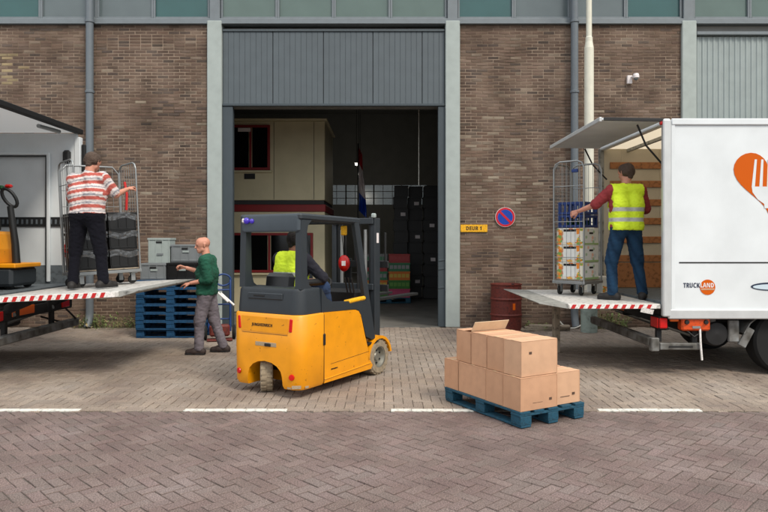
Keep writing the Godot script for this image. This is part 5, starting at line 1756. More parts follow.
	for q in [[0.44, 0.135, 0.10, 0.035, 40.0], [0.34, 0.115, 0.05, 0.02, 0.0], [0.497, 0.125, 0.045, 0.025, 75.0]]:
		pbox(o, "scrape", M.scraped, Vector3(q[0], q[1], -0.012 if q[4] < 60 else -0.12), Vector3(q[2], q[3], 0.006), 0.001, rot(0, q[4], 0))
	ptext(o, "side_lettering", "JUNGHEINRICH", M.ink, Transform3D(Basis(Vector3.UP, PI / 2), Vector3(0.501, 0.245, -0.62)), 0.018, 0.13)
	pbox(o, "rear_seam", M.black, Vector3(0, 0.682, 0.0), Vector3(0.66, 0.004, 0.004), 0.0)
	pbox(o, "panel_joint", M.black, Vector3(0.499, 0.32, -0.95), Vector3(0.005, 0.004, 0.80), 0.0, rot(2.0, 0, 0))
	# cab: cowl behind the seat, sills, posts, roof
	var cowl := MB.new()
	cowl.loft([ring_plan(0.475, -0.03, -0.40, 0.12, 0.902), ring_plan(0.475, -0.03, -0.40, 0.12, 0.95), ring_plan(0.462, -0.045, -0.40, 0.11, 1.15), ring_plan(0.45, -0.06, -0.40, 0.10, 1.18)])
	cowl.smooth(30)
	part(cowl, "cowl", M.cab_grey, o)
	pbox(o, "cowl_step", M.cab_grey, Vector3(-0.02, 1.09, -0.036), Vector3(0.5, 0.07, 0.02), 0.008)
	pbox(o, "cowl_slot", M.black, Vector3(-0.10, 1.095, -0.024), Vector3(0.16, 0.018, 0.006), 0.002)
	for s in [-1.0, 1.0]:
		var sl := MB.new()
		sl.prism(Transform3D(side, Vector3(0.405 if s > 0 else -0.485, 0, 0)), PackedVector2Array([Vector2(0.402, 0.902), Vector2(1.05, 0.882), Vector2(1.14, 0.862), Vector2(1.20, 0.80), Vector2(1.31, 0.52), Vector2(1.44, 0.47), Vector2(1.52, 0.47), Vector2(1.40, 0.90), Vector2(1.30, 0.965), Vector2(0.62, 1.0), Vector2(0.50, 1.05), Vector2(0.402, 1.17)]), 0.08)
		part(sl, "side_frame", M.cab_grey, o)
		# rear post with a rounded foot
		var rp := MB.new()
		rp.prism(Transform3D(side, Vector3(0.362 if s > 0 else -0.447, 0, 0)), PackedVector2Array([Vector2(0.08, 1.175), Vector2(0.29, 1.175), Vector2(0.225, 1.22), Vector2(0.19, 1.32), Vector2(0.18, 1.77), Vector2(0.205, 1.87), Vector2(0.27, 1.93), Vector2(0.10, 1.93)]), 0.085)
		part(rp, "rear_post", M.cab_grey, o)
		var fp := MB.new()
		fp.beam(Vector3(s * 0.44, 0.47, -1.50), Vector3(s * 0.41, 1.94, -1.17), 0.075, 0.10, 0.015, Vector3(0, 0, 1))
		part(fp, "front_post", M.cab_grey, o)
		var rr := MB.new()
		rr.beam(Vector3(s * 0.405, 1.965, -0.08), Vector3(s * 0.405, 1.945, -1.22), 0.09, 0.075, 0.02)
		part(rr, "roof_rail", M.cab_grey, o)
	var rbm := MB.new()
	rbm.loft([ring_plan(0.425, -0.085, -0.16, 0.05, 1.80), ring_plan(0.435, -0.075, -0.18, 0.05, 1.82), ring_plan(0.435, -0.075, -0.20, 0.05, 1.97), ring_plan(0.42, -0.09, -0.20, 0.05, 2.0)])
	rbm.smooth(30)
	part(rbm, "roof_rear_beam", M.cab_roof, o)
	pbox(o, "roof_front_beam", M.cab_grey, Vector3(0, 1.945, -1.22), Vector3(0.88, 0.07, 0.07), 0.015)
	for k in 6:
		pbox(o, "roof_bar", M.cab_grey, Vector3(-0.29 + 0.116 * k, 1.958, -0.69), Vector3(0.03, 0.04, 1.0), 0.006, rot(-1.0, 0, 0))
	var bc := MB.new()
	bc.ball(Vector3(-0.33, 1.93, -0.068), Vector3(0.045, 0.036, 0.03), 14, 8)
	bc.ball(Vector3(-0.25, 1.925, -0.07), Vector3(0.03, 0.028, 0.024), 12, 8)
	var bm := StandardMaterial3D.new()
	bm.albedo_color = Color(0.26, 0.2, 0.55)
	bm.roughness = 0.15
	bm.emission_enabled = true
	bm.emission = Color(0.3, 0.2, 0.9)
	bm.emission_energy_multiplier = 0.12
	part(bc, "blue_lamp", bm, o)
	pbox(o, "lamp_bracket", M.sign_white, Vector3(-0.36, 1.93, -0.058), Vector3(0.05, 0.05, 0.03), 0.01)
	# seat, steering column, levers, things in the cab
	pbox(o, "seat_box", M.black, Vector3(-0.05, 0.93, -0.66), Vector3(0.5, 0.12, 0.5), 0.03)
	pbox(o, "seat", M.black_gloss, Vector3(-0.06, 1.00, -0.66), Vector3(0.46, 0.10, 0.46), 0.04)
	pbox(o, "seat_back", M.black_gloss, Vector3(-0.10, 1.15, -0.37), Vector3(0.42, 0.36, 0.10), 0.045, rot(-8, 0, 0))
	pbox(o, "arm_rest", M.black, Vector3(0.22, 1.22, -0.62), Vector3(0.08, 0.08, 0.38), 0.03)
	pbox(o, "dash", M.black, Vector3(0, 0.98, -1.42), Vector3(0.66, 0.22, 0.16), 0.04)
	ptube(o, "steering_column", M.black, [Vector3(-0.04, 0.5, -1.42), Vector3(-0.04, 1.12, -1.08)], 0.035, 8)
	var sw := MB.new()
	var sp := []
	for i in 20:
		var a := TAU * i / 20.0
		sp.append(Vector3(-0.04, 1.15, -1.06) + Vector3(0.15 * cos(a), 0.09 * sin(a), 0.12 * sin(a) * -1.0))
	sw.tube(sp, 0.014, 8, true)
	part(sw, "steering_wheel", M.black, o)
	for k in 3:
		ptube(o, "lever", M.black, [Vector3(0.20 + 0.05 * k, 1.05, -1.32), Vector3(0.20 + 0.05 * k, 1.24, -1.26)], 0.01, 6)
	pbox(o, "yellow_cloth", M.yellow_sign, Vector3(0.445, 0.985, -1.12), Vector3(0.10, 0.05, 0.36), 0.015, rot(3, 0, 8))
	# red round signal hanging at the front, and a hi-vis tag
	var sg := MB.new()
	sg.ball(Vector3.ZERO, Vector3(0.075, 0.105, 0.03), 18, 10)
	var sgo := part(sg, "red_signal", M.red_plastic, o, Transform3D(rot(0, 25, 0), Vector3(0.16, 1.42, -1.30)))
	pbox(sgo, "white_emblem", M.sign_white, Vector3(0, 0, 0.031), Vector3(0.05, 0.06, 0.003), 0.0)
	ptube(o, "signal_cord", M.black, [Vector3(0.16, 1.5, -1.30), Vector3(0.16, 1.93, -1.23)], 0.005, 5)
	pbox(o, "yellow_tag", M.yellow_sign, Vector3(0.2, 1.83, -1.24), Vector3(0.09, 0.12, 0.03), 0.012)
	# mast
	for s in [-1.0, 1.0]:
		var ms := MB.new()
		ms.cbox(Vector3(s * 0.33, 1.04, -1.80), Vector3(0.03, 1.92, 0.13), 0.005)
		ms.cbox(Vector3(s * 0.30, 1.04, -1.745), Vector3(0.05, 1.92, 0.02), 0.003)
		ms.cbox(Vector3(s * 0.30, 1.04, -1.855), Vector3(0.05, 1.92, 0.02), 0.003)
		part(ms, "outer_mast", M.cab_grey, o)
		pbox(o, "inner_mast", M.steel_dark, Vector3(s * 0.255, 1.06, -1.80), Vector3(0.045, 1.92, 0.085), 0.004)
		ptube(o, "lift_cylinder", M.galv, [Vector3(s * 0.19, 0.2, -1.75), Vector3(s * 0.19, 1.85, -1.75)], 0.025, 10)
		pbox(o, "fork", M.steel_dark, Vector3(s * 0.22, 1.18, -1.945), Vector3(0.11, 0.56, 0.035), 0.006)
		pbox(o, "fork", M.steel_dark, Vector3(s * 0.22, 0.92, -2.50), Vector3(0.11, 0.035, 1.10), 0.006)
	for y in [0.2, 1.1, 1.96]:
		pbox(o, "mast_tie", M.cab_grey, Vector3(0, y, -1.72), Vector3(0.66, 0.08, 0.03), 0.006)
	for y in [1.08, 1.39]:
		pbox(o, "carriage", M.steel_dark, Vector3(0, y, -1.905), Vector3(0.9, 0.09, 0.03), 0.006)
	for k in 6:
		pbox(o, "load_guard", M.steel_dark, Vector3(-0.4 + 0.16 * k, 1.62, -1.905), Vector3(0.025, 0.38, 0.025), 0.004)
	pbox(o, "white_sticker", M.sign_white, Vector3(0.347, 1.74, -1.80), Vector3(0.004, 0.13, 0.05), 0.0)
	pbox(o, "work_lamp", M.crate_pale, Vector3(0.33, 2.03, -1.73), Vector3(0.06, 0.06, 0.05), 0.012)
	ptube(o, "mast_hose", M.black, [Vector3(0.1, 0.6, -1.70), Vector3(0.1, 1.9, -1.71), Vector3(0.08, 1.97, -1.78), Vector3(0.08, 0.8, -1.83)], 0.014, 6)

func fork_wheel(o: Node3D, ctr: Vector3, r: float, w: float, steer: float, s: float, bolts: bool) -> void:
	var b := Basis(Vector3.UP, steer) * Basis(Vector3.FORWARD, PI / 2 * s)
	# b.y points outwards along the axle
	var t := Transform3D(b, ctr)
	var mb := MB.new()
	mb.lathe(t, [Vector2(r * 0.60, -w * 0.5), Vector2(r * 0.9, -w * 0.5), Vector2(r * 0.985, -w * 0.38), Vector2(r, -w * 0.3), Vector2(r, w * 0.3), Vector2(r * 0.985, w * 0.38), Vector2(r * 0.9, w * 0.5), Vector2(r * 0.60, w * 0.5)], 36)
	for k in 22:
		var a := TAU * k / 22.0
		for q in [-1.0, 1.0]:
			var bb := b * Basis(Vector3.UP, a + (0.14 if q > 0 else 0.0))
			mb.box(Transform3D(bb, ctr + bb * Vector3(r * 0.985, q * w * 0.25, 0)), Vector3(r * 0.075, w * 0.42, r * 0.14), 0.003)
	var ty := part(mb, "wheel", M.tyre, o)
	var rm := MB.new()
	rm.lathe(t, [Vector2(0, w * 0.30), Vector2(r * 0.22, w * 0.30), Vector2(r * 0.26, w * 0.22), Vector2(r * 0.46, w * 0.18), Vector2(r * 0.54, w * 0.44), Vector2(r * 0.61, w * 0.47), Vector2(r * 0.61, -w * 0.45), Vector2(0, -w * 0.45)], 28)
	part(rm, "rim", M.rim if bolts else M.black, ty)
	if bolts:
		var bt := MB.new()
		for k in 6:
			var a2 := TAU * k / 6.0
			bt.lathe(Transform3D(b, ctr + b * Vector3(r * 0.36 * cos(a2), w * 0.19, r * 0.36 * sin(a2))), [Vector2(0.013, 0), Vector2(0.013, 0.014), Vector2(0, 0.014)], 8)
		part(bt, "wheel_nuts", M.black, ty)

# ---------------------------------------------------------------- people
# a field of tapered capsules joined by a smooth minimum, meshed as surface nets; keep = planes outside of which nothing stays
func nets(bones: Array, cell: float, k: float, keep: Array, out: MB, colf = null, wrinkle := 0.0, wseed := 0, wfreq := 7.0) -> void:
	var lo := Vector3.ONE * 1e9
	var hi := -lo
	for q in bones:
		var r: float = maxf(q[2], q[3]) + 2.5 * cell
		lo = lo.min(q[0] - Vector3.ONE * r).min(q[1] - Vector3.ONE * r)
		hi = hi.max(q[0] + Vector3.ONE * r).max(q[1] + Vector3.ONE * r)
	var nx := int((hi.x - lo.x) / cell) + 2
	var ny := int((hi.y - lo.y) / cell) + 2
	var nz := int((hi.z - lo.z) / cell) + 2
	var f := PackedFloat32Array()
	f.resize(nx * ny * nz)
	f.fill(1.0)
	var sxy := nx * ny
	for q in bones:
		var a: Vector3 = q[0] - lo
		var b: Vector3 = q[1] - lo
		var ra: float = q[2]
		var rb: float = q[3]
		var m := maxf(ra, rb) + k + 2.0 * cell
		var x0 := maxi(0, int((minf(a.x, b.x) - m) / cell)); var x1 := mini(nx - 1, int((maxf(a.x, b.x) + m) / cell) + 1)
		var y0 := maxi(0, int((minf(a.y, b.y) - m) / cell)); var y1 := mini(ny - 1, int((maxf(a.y, b.y) + m) / cell) + 1)
		var z0 := maxi(0, int((minf(a.z, b.z) - m) / cell)); var z1 := mini(nz - 1, int((maxf(a.z, b.z) + m) / cell) + 1)
		var dx := b.x - a.x; var dy := b.y - a.y; var dz := b.z - a.z
		var dd := maxf(dx * dx + dy * dy + dz * dz, 1e-9)
		for z in range(z0, z1 + 1):
			var pz := z * cell - a.z
			for y in range(y0, y1 + 1):
				var py := y * cell - a.y
				var at := z * sxy + y * nx
				for x in range(x0, x1 + 1):
					var px := x * cell - a.x
					var t := clampf((px * dx + py * dy + pz * dz) / dd, 0.0, 1.0)
					var ex := px - dx * t; var ey := py - dy * t; var ez := pz - dz * t
					var d := sqrt(ex * ex + ey * ey + ez * ez) - (ra + (rb - ra) * t)
					var g := f[at + x]
					var h := k - absf(d - g)
					if h > 0.0:
						f[at + x] = minf(d, g) - h * h * 0.25 / k
					elif d < g:
						f[at + x] = d
	for pl in keep:
		for z in nz:
			for y in ny:
				var at2 := z * sxy + y * nx
				for x in nx:
					if f[at2 + x] < 0.06:
						var e: float = pl.distance_to(lo + Vector3(x, y, z) * cell)
						if e > f[at2 + x]:
							f[at2 + x] = e
	var vid := {}
	var vs := PackedVector3Array()
	var ns := PackedVector3Array()
	var noise := FastNoiseLite.new()
	noise.seed = wseed
	noise.frequency = wfreq
	for z in nz - 1:
		for y in ny - 1:
			var at3 := z * sxy + y * nx
			for x in nx - 1:
				var i0 := at3 + x
				var v0 := f[i0]
				if absf(v0) > cell * 1.9:
					continue
				var v1 := f[i0 + 1]; var v2 := f[i0 + nx]; var v3 := f[i0 + nx + 1]
				var v4 := f[i0 + sxy]; var v5 := f[i0 + sxy + 1]; var v6 := f[i0 + sxy + nx]; var v7 := f[i0 + sxy + nx + 1]
				var neg := int(v0 < 0.0) + int(v1 < 0.0) + int(v2 < 0.0) + int(v3 < 0.0) + int(v4 < 0.0) + int(v5 < 0.0) + int(v6 < 0.0) + int(v7 < 0.0)
				if neg == 0 or neg == 8:
					continue
				var c := Vector3.ZERO
				var n := 0
				var vv := [v0, v1, v2, v3, v4, v5, v6, v7]
				for e in [[0, 1], [2, 3], [4, 5], [6, 7], [0, 2], [1, 3], [4, 6], [5, 7], [0, 4], [1, 5], [2, 6], [3, 7]]:
					var p: float = vv[e[0]]
					var r2: float = vv[e[1]]
					if (p < 0.0) != (r2 < 0.0):
						var u := p / (p - r2)
						var A := Vector3(e[0] & 1, (e[0] >> 1) & 1, e[0] >> 2)
						var B := Vector3(e[1] & 1, (e[1] >> 1) & 1, e[1] >> 2)
						c += A.lerp(B, u)
						n += 1
				c /= float(n)
				var nn := Vector3(v1 + v3 + v5 + v7 - v0 - v2 - v4 - v6, v2 + v3 + v6 + v7 - v0 - v1 - v4 - v5, v4 + v5 + v6 + v7 - v0 - v1 - v2 - v3).normalized()
				vid[i0] = vs.size()
				var pos := lo + (Vector3(x, y, z) + c) * cell
				if wrinkle > 0.0:
					var n1 := noise.get_noise_3d(pos.x * 0.9, pos.y * 1.7 + pos.x * 0.8, pos.z * 0.9)
					var n2 := noise.get_noise_3d(pos.x * 1.6 + 9.0, pos.y * 3.2 - pos.x * 1.5, pos.z * 1.6)
					pos += nn * wrinkle * ((0.35 - absf(n1) * 2.4) + (0.3 - absf(n2) * 1.6) * 0.7)
				vs.append(pos)
				ns.append(nn)
	if wrinkle > 0.0:
		# recompute normals from the displaced faces
		for i in ns.size():
			ns[i] = ns[i] * 1e-4
	var faces := PackedInt32Array()
	for i0 in vid:
		var x: int = i0 % nx
		var y: int = (i0 / nx) % ny
		var z: int = i0 / sxy
		var s0 := f[i0] < 0.0
		for ax in 3:
			var st: int = [1, nx, sxy][ax]
			if (f[i0 + st] < 0.0) == s0:
				continue
			var o1: int = [nx, sxy, 1][ax]
			var o2: int = [sxy, 1, nx][ax]
			var ia: int = i0 - o1; var ib: int = i0 - o1 - o2; var ic: int = i0 - o2
			if vid.has(ia) and vid.has(ib) and vid.has(ic):
				var q := [vid[i0], vid[ia], vid[ib], vid[ic]]
				faces.append_array(PackedInt32Array([q[0], q[1], q[2], q[0], q[2], q[3]]))
	if wrinkle > 0.0:
		var acc := PackedVector3Array()
		acc.resize(vs.size())
		for i in range(0, faces.size(), 3):
			var fnn := (vs[faces[i + 1]] - vs[faces[i]]).cross(vs[faces[i + 2]] - vs[faces[i]])
			if fnn.dot(ns[faces[i]]) < 0.0:
				fnn = -fnn
			for q in 3:
				acc[faces[i + q]] += fnn
		for i in acc.size():
			ns[i] = acc[i].normalized() if acc[i].length() > 0.0 else ns[i].normalized()
	for i in range(0, faces.size(), 3):
		var a := faces[i]; var b := faces[i + 1]; var d := faces[i + 2]
		if colf != null:
			out.use_col = true
			var A := vs[a]; var B := vs[b]; var D := vs[d]
			var flip := (B - A).cross(D - A).dot(ns[a] + ns[b] + ns[d]) > 0.0
			if flip:
				var tmp := b
				b = d
				d = tmp
			for q in [a, b, d]:
				out.v.append(vs[q]); out.n.append(ns[q]); out.c.append(colf.call(vs[q]))
		else:
			out.tri(vs[a], vs[b], vs[d], ns[a], ns[b], ns[d])

func xf(bones: Array, t: Transform3D, s := 1.0) -> Array:
	var r := []
	for q in bones:
		r.append([t * (q[0] * s), t * (q[1] * s), q[2] * s, q[3] * s])
	return r

func head_bones() -> Array:
	var a := [
		[Vector3(0, 0.032, 0.028), Vector3(0, 0.034, -0.022), 0.084, 0.080],
		[Vector3(0, -0.015, -0.030), Vector3(0, -0.068, -0.044), 0.067, 0.048],
		[Vector3(-0.034, -0.065, -0.012), Vector3(0.034, -0.065, -0.012), 0.036, 0.036],
		[Vector3(0, -0.094, -0.064), Vector3(0, -0.096, -0.060), 0.026, 0.026],
		[Vector3(0, 0.010, -0.096), Vector3(0, -0.030, -0.113), 0.008, 0.0145],
		[Vector3(-0.036, 0.020, -0.084), Vector3(0.036, 0.020, -0.084), 0.013, 0.013],
		[Vector3(-0.018, -0.060, -0.088), Vector3(0.018, -0.060, -0.088), 0.0095, 0.0095],
		[Vector3(-0.080, 0.012, 0.010), Vector3(-0.083, -0.026, 0.004), 0.016, 0.011],
		[Vector3(0.080, 0.012, 0.010), Vector3(0.083, -0.026, 0.004), 0.016, 0.011],
	]
	return a

# hand: wrist at the origin, fingers along -y, palm towards -z, thumb on the side `th` of x
func hand_bones(th: float, curl: float) -> Array:
	var a := []
	for i in 4:
		var x := (-0.030 + 0.020 * i)
		a.append([Vector3(x * 0.6, -0.012, 0), Vector3(x, -0.088, 0), 0.0135, 0.0115])
	var ln := [0.058, 0.074, 0.080, 0.072]
	for i in 4:
		var x2 := (-0.030 + 0.020 * i)
		var fi: int = i if th > 0 else 3 - i
		var l: float = ln[fi]
		var p := Vector3(x2, -0.088, 0)
		var an := curl * 0.5
		for sgm in 3:
			var d := Vector3(x2 * 0.25, -cos(an), -sin(an)).normalized()
			var p2: Vector3 = p + d * l * [0.45, 0.32, 0.23][sgm]
			a.append([p, p2, 0.0100 - 0.001 * sgm, 0.0092 - 0.001 * sgm])
			p = p2
			an += curl
	a.append([Vector3(0.022 * th, -0.020, -0.006), Vector3(0.044 * th, -0.052, -0.018), 0.0145, 0.0115])
	a.append([Vector3(0.044 * th, -0.052, -0.018), Vector3(0.050 * th, -0.082, -0.030 - 0.012 * curl), 0.0108, 0.0098])
	a.append([Vector3(0.050 * th, -0.082, -0.030 - 0.012 * curl), Vector3(0.046 * th, -0.104, -0.042 - 0.02 * curl), 0.0098, 0.0085])
	return a

func aim(y_down: Vector3, palm: Vector3) -> Basis:
	# basis whose -y is y_down and whose -z leans towards palm
	var y := -y_down.normalized()
	var z := -(palm - y * palm.dot(y)).normalized()
	return Basis(y.cross(z), y, z)

func side_pair(d: Dictionary, key: String) -> Array:
	return [d[key + "_l"], d[key + "_r"]]

func grow(bones: Array, g: float) -> Array:
	var r := []
	for q in bones:
		r.append([q[0], q[1], q[2] + g, q[3] + g])
	return r

func make_person(label: String, at: Vector3, turn: float, J: Dictionary, P: Dictionary) -> Node3D:
	var o := thing("person", label, "person", at, turn)
	var hv: float = P.get("heavy", 1.0)
	var torso := []
	var hl: Vector3 = J.hip_l; var hr: Vector3 = J.hip_r
	var sl: Vector3 = J.shoulder_l; var sr: Vector3 = J.shoulder_r
	var pc := (hl + hr) * 0.5
	var sc := (sl + sr) * 0.5
	var across := (hr - hl).normalized()
	var fw := across.cross(Vector3.UP) * -1.0
	fw = Vector3.UP.cross(across).normalized()   # forward (-z when across is +x)
	torso.append([hl + Vector3(0, 0.02, 0), hr + Vector3(0, 0.02, 0), 0.098 * hv, 0.098 * hv])
	for s in [-1.0, 1.0]:
		torso.append([pc + across * 0.07 * s + Vector3(0, 0.04, 0), pc.lerp(sc, 0.62) + across * 0.085 * s * hv, 0.108 * hv, 0.112 * hv])
		torso.append([pc.lerp(sc, 0.62) + across * 0.085 * s * hv, sc + across * 0.10 * s - Vector3(0, 0.05, 0), 0.110 * hv, 0.085])
	if P.has("belly"):
		torso.append([pc.lerp(sc, 0.25) + fw * P.belly * 0.5, pc.lerp(sc, 0.5) + fw * P.belly * 0.4, 0.12 * hv, 0.11 * hv])
	torso.append([sl + Vector3(0, -0.005, 0), sr + Vector3(0, -0.005, 0), 0.062, 0.062])
	torso.append([sc + Vector3(0, 0.0, 0), J.neck, 0.075, 0.062])
	var arms := []
	var fore := []
	for s in ["l", "r"]:
		arms.append([J["shoulder_" + s], J["elbow_" + s], 0.058 * sqrt(hv), 0.045])
		fore.append([J["elbow_" + s], J["wrist_" + s], 0.043, 0.029])
	var legs := []
	for s in ["l", "r"]:
		legs.append([J["hip_" + s], J["knee_" + s], 0.090 * sqrt(hv), 0.062])
		legs.append([J["knee_" + s], J["ankle_" + s], 0.058, 0.042])
	# body: one mesh, with finer head and hands
	var skin := MB.new()
	nets(grow(torso, -0.014) + arms + fore + grow(legs, -0.012), 0.018, 0.04, [], skin)
	var ht: Transform3D = J.head
	nets(xf(head_bones(), ht, P.get("head", 1.0)) + [[ht * Vector3(0, -0.04, 0.028), J.neck + Vector3(0, -0.03, 0), 0.056, 0.062]], 0.006, 0.018, [], skin)
	for s in ["l", "r"]:
		var dirv: Vector3 = J["wrist_" + s] - J["elbow_" + s]
		if J.has("hand_" + s):
			dirv = J["hand_" + s]
		var palm: Vector3 = J.get("palm_" + s, Vector3(0, -1, 0))
		var hb := aim(dirv, palm)
		# the thumb lies on the side that points up or inwards
		var th: float = J.get("thumb_" + s, 1.0)
		nets(xf(hand_bones(th, J.get("curl_" + s, 0.5)), Transform3D(hb, J["wrist_" + s] + dirv.normalized() * 0.005)), 0.0045, 0.008, [], skin)
	var bo := part(skin, "body", P.skin, o)
	# eyes, hair
	var ey := MB.new()
	for s in [-1.0, 1.0]:
		ey.ball(ht * (Vector3(s * 0.032, 0.002, -0.0885)), Vector3.ONE * 0.0095, 8, 6)
	part(ey, "eyes", M.eye, o)
	if P.has("hair"):
		var hm := MB.new()
		var hb2 := [
			[Vector3(0, 0.034, 0.032), Vector3(0, 0.040, -0.022), 0.093, 0.086],
			[Vector3(-0.04, 0.0, 0.04), Vector3(0.04, 0.0, 0.04), 0.062, 0.062],
			[Vector3(0, -0.05, 0.055), Vector3(0, -0.06, 0.055), 0.05, 0.046],
		]
		var pl1: Vector3 = (ht.basis * Vector3(0, -0.42, -1.0)).normalized()
		var pl2: Vector3 = (ht.basis * Vector3(0, -1.0, 0.0)).normalized()
		nets(xf(hb2, ht), 0.0065, 0.02, [Plane(pl1, pl1.dot(ht * Vector3(0, 0.03, -0.045))), Plane(pl2, pl2.dot(ht * Vector3(0, P.get("hairline", -0.095), 0)))], hm, null, 0.006, 3, 42.0)
		part(hm, "hair", P.hair, o)
	# garments
	var top: Color = P.top
	var hem: float = P.hem
	var shirt := MB.new()
	var g: float = 0.013 + P.get("loose", 0.0)
	var keep := [Plane(Vector3.DOWN, -hem)]
	var sb := grow(torso, g)
	sb.pop_back()
	sb.append([sc, sc.lerp(J.neck, 0.55), 0.078, 0.073])
	sb += grow(arms, g + 0.004)
	var tc: Callable = P.top_color if P.has("top_color") else func(_p): return top
	if P.get("long", false):
		for q in fore:
			sb.append([q[0], q[0].lerp(q[1], P.get("cuff", 0.9)), q[2] + g + 0.005, lerpf(q[2], q[3], P.get("cuff", 0.9)) + g])
	elif P.has("sleeve"):
		# a short sleeve: keep the upper part of the arm only
		for i in 2:
			sb.pop_back()
		for q in arms:
			sb.append([q[0], q[0].lerp(q[1], P.sleeve), q[2] + g + 0.006, q[3] + g + 0.014])
	nets(sb, 0.0115, 0.035, keep, shirt, tc, P.get("crease", 0.007), 11)
	part(shirt, P.get("top_name", "shirt"), M.cloth, o)
	g = 0.013
	var pants := MB.new()
	var pcol: Callable = P.legs_color if P.has("legs_color") else func(_p): return P.legs
	var pb := [[hl + Vector3(0, 0.02, 0), hr + Vector3(0, 0.02, 0), 0.098 * hv + g - 0.003, 0.098 * hv + g - 0.003]]
	for s in [-1.0, 1.0]:
		pb.append([pc + across * 0.07 * s + Vector3(0, 0.04, 0), pc + across * 0.07 * s + (sc - pc).normalized() * 0.14, 0.108 * hv + g - 0.006, 0.108 * hv + g - 0.008])
	var pk := [Plane(Vector3.UP, P.get("waist", hem + 0.04))] if not P.get("seated", false) else []
	for q in legs:
		pb.append([q[0], q[1], q[2] + g + 0.004, q[3] + g + P.get("flare", 0.014)])
	if not P.get("seated", false):
		pk.append(Plane(Vector3.DOWN, -P.get("turnup", 0.055)))
	nets(pb, 0.0125, 0.03, pk, pants, pcol, P.get("crease", 0.007) * 0.9, 23)
	part(pants, "trousers", M.cloth, o)
	# shoes
	for s in ["l", "r"]:
		var an: Vector3 = J["ankle_" + s]
		var td: Vector3 = J.get("toe_" + s, fw)
		var ground_y: float = an.y - 0.085
		var sh := MB.new()
		var heel := Vector3(an.x, ground_y + 0.04, an.z) - td * 0.055
		var toe := Vector3(an.x, ground_y + 0.036, an.z) + td * 0.165
		nets([[heel, Vector3(an.x, ground_y + 0.045, an.z) + td * 0.07, 0.046, 0.050], [Vector3(an.x, ground_y + 0.04, an.z) + td * 0.06, toe, 0.050, 0.040], [an + Vector3(0, 0.015, 0), heel, 0.050, 0.046]], 0.01, 0.03, [Plane(Vector3.DOWN, -ground_y)], sh)
		var so := part(sh, "shoe", P.shoe, o)
		var sole := MB.new()
		nets([[heel + Vector3(0, -0.02, 0), toe + Vector3(0, -0.016, 0), 0.050, 0.046]], 0.01, 0.01, [Plane(Vector3.DOWN, -ground_y), Plane(Vector3.UP, ground_y + 0.022)], sole)
		part(sole, "sole", M.black, so)
	# waistcoat
	if P.has("vest"):
		var vm := MB.new()
		var vb := grow(torso, 0.034)
		vb.pop_back()
		vb.append([sc, sc.lerp(J.neck, 0.3), 0.082, 0.080])
		var vk := [Plane(Vector3.DOWN, -P.vest_hem)]
		var hw: float = P.get("vest_half", 0.215)
		vk.append(Plane(across, across.dot(sc) + hw))
		vk.append(Plane(-across, -across.dot(sc) + hw))
		nets(vb, 0.0105, 0.035, vk, vm, P.vest, 0.006, 31)
		part(vm, "waistcoat", M.vest_cloth, o)
	return o

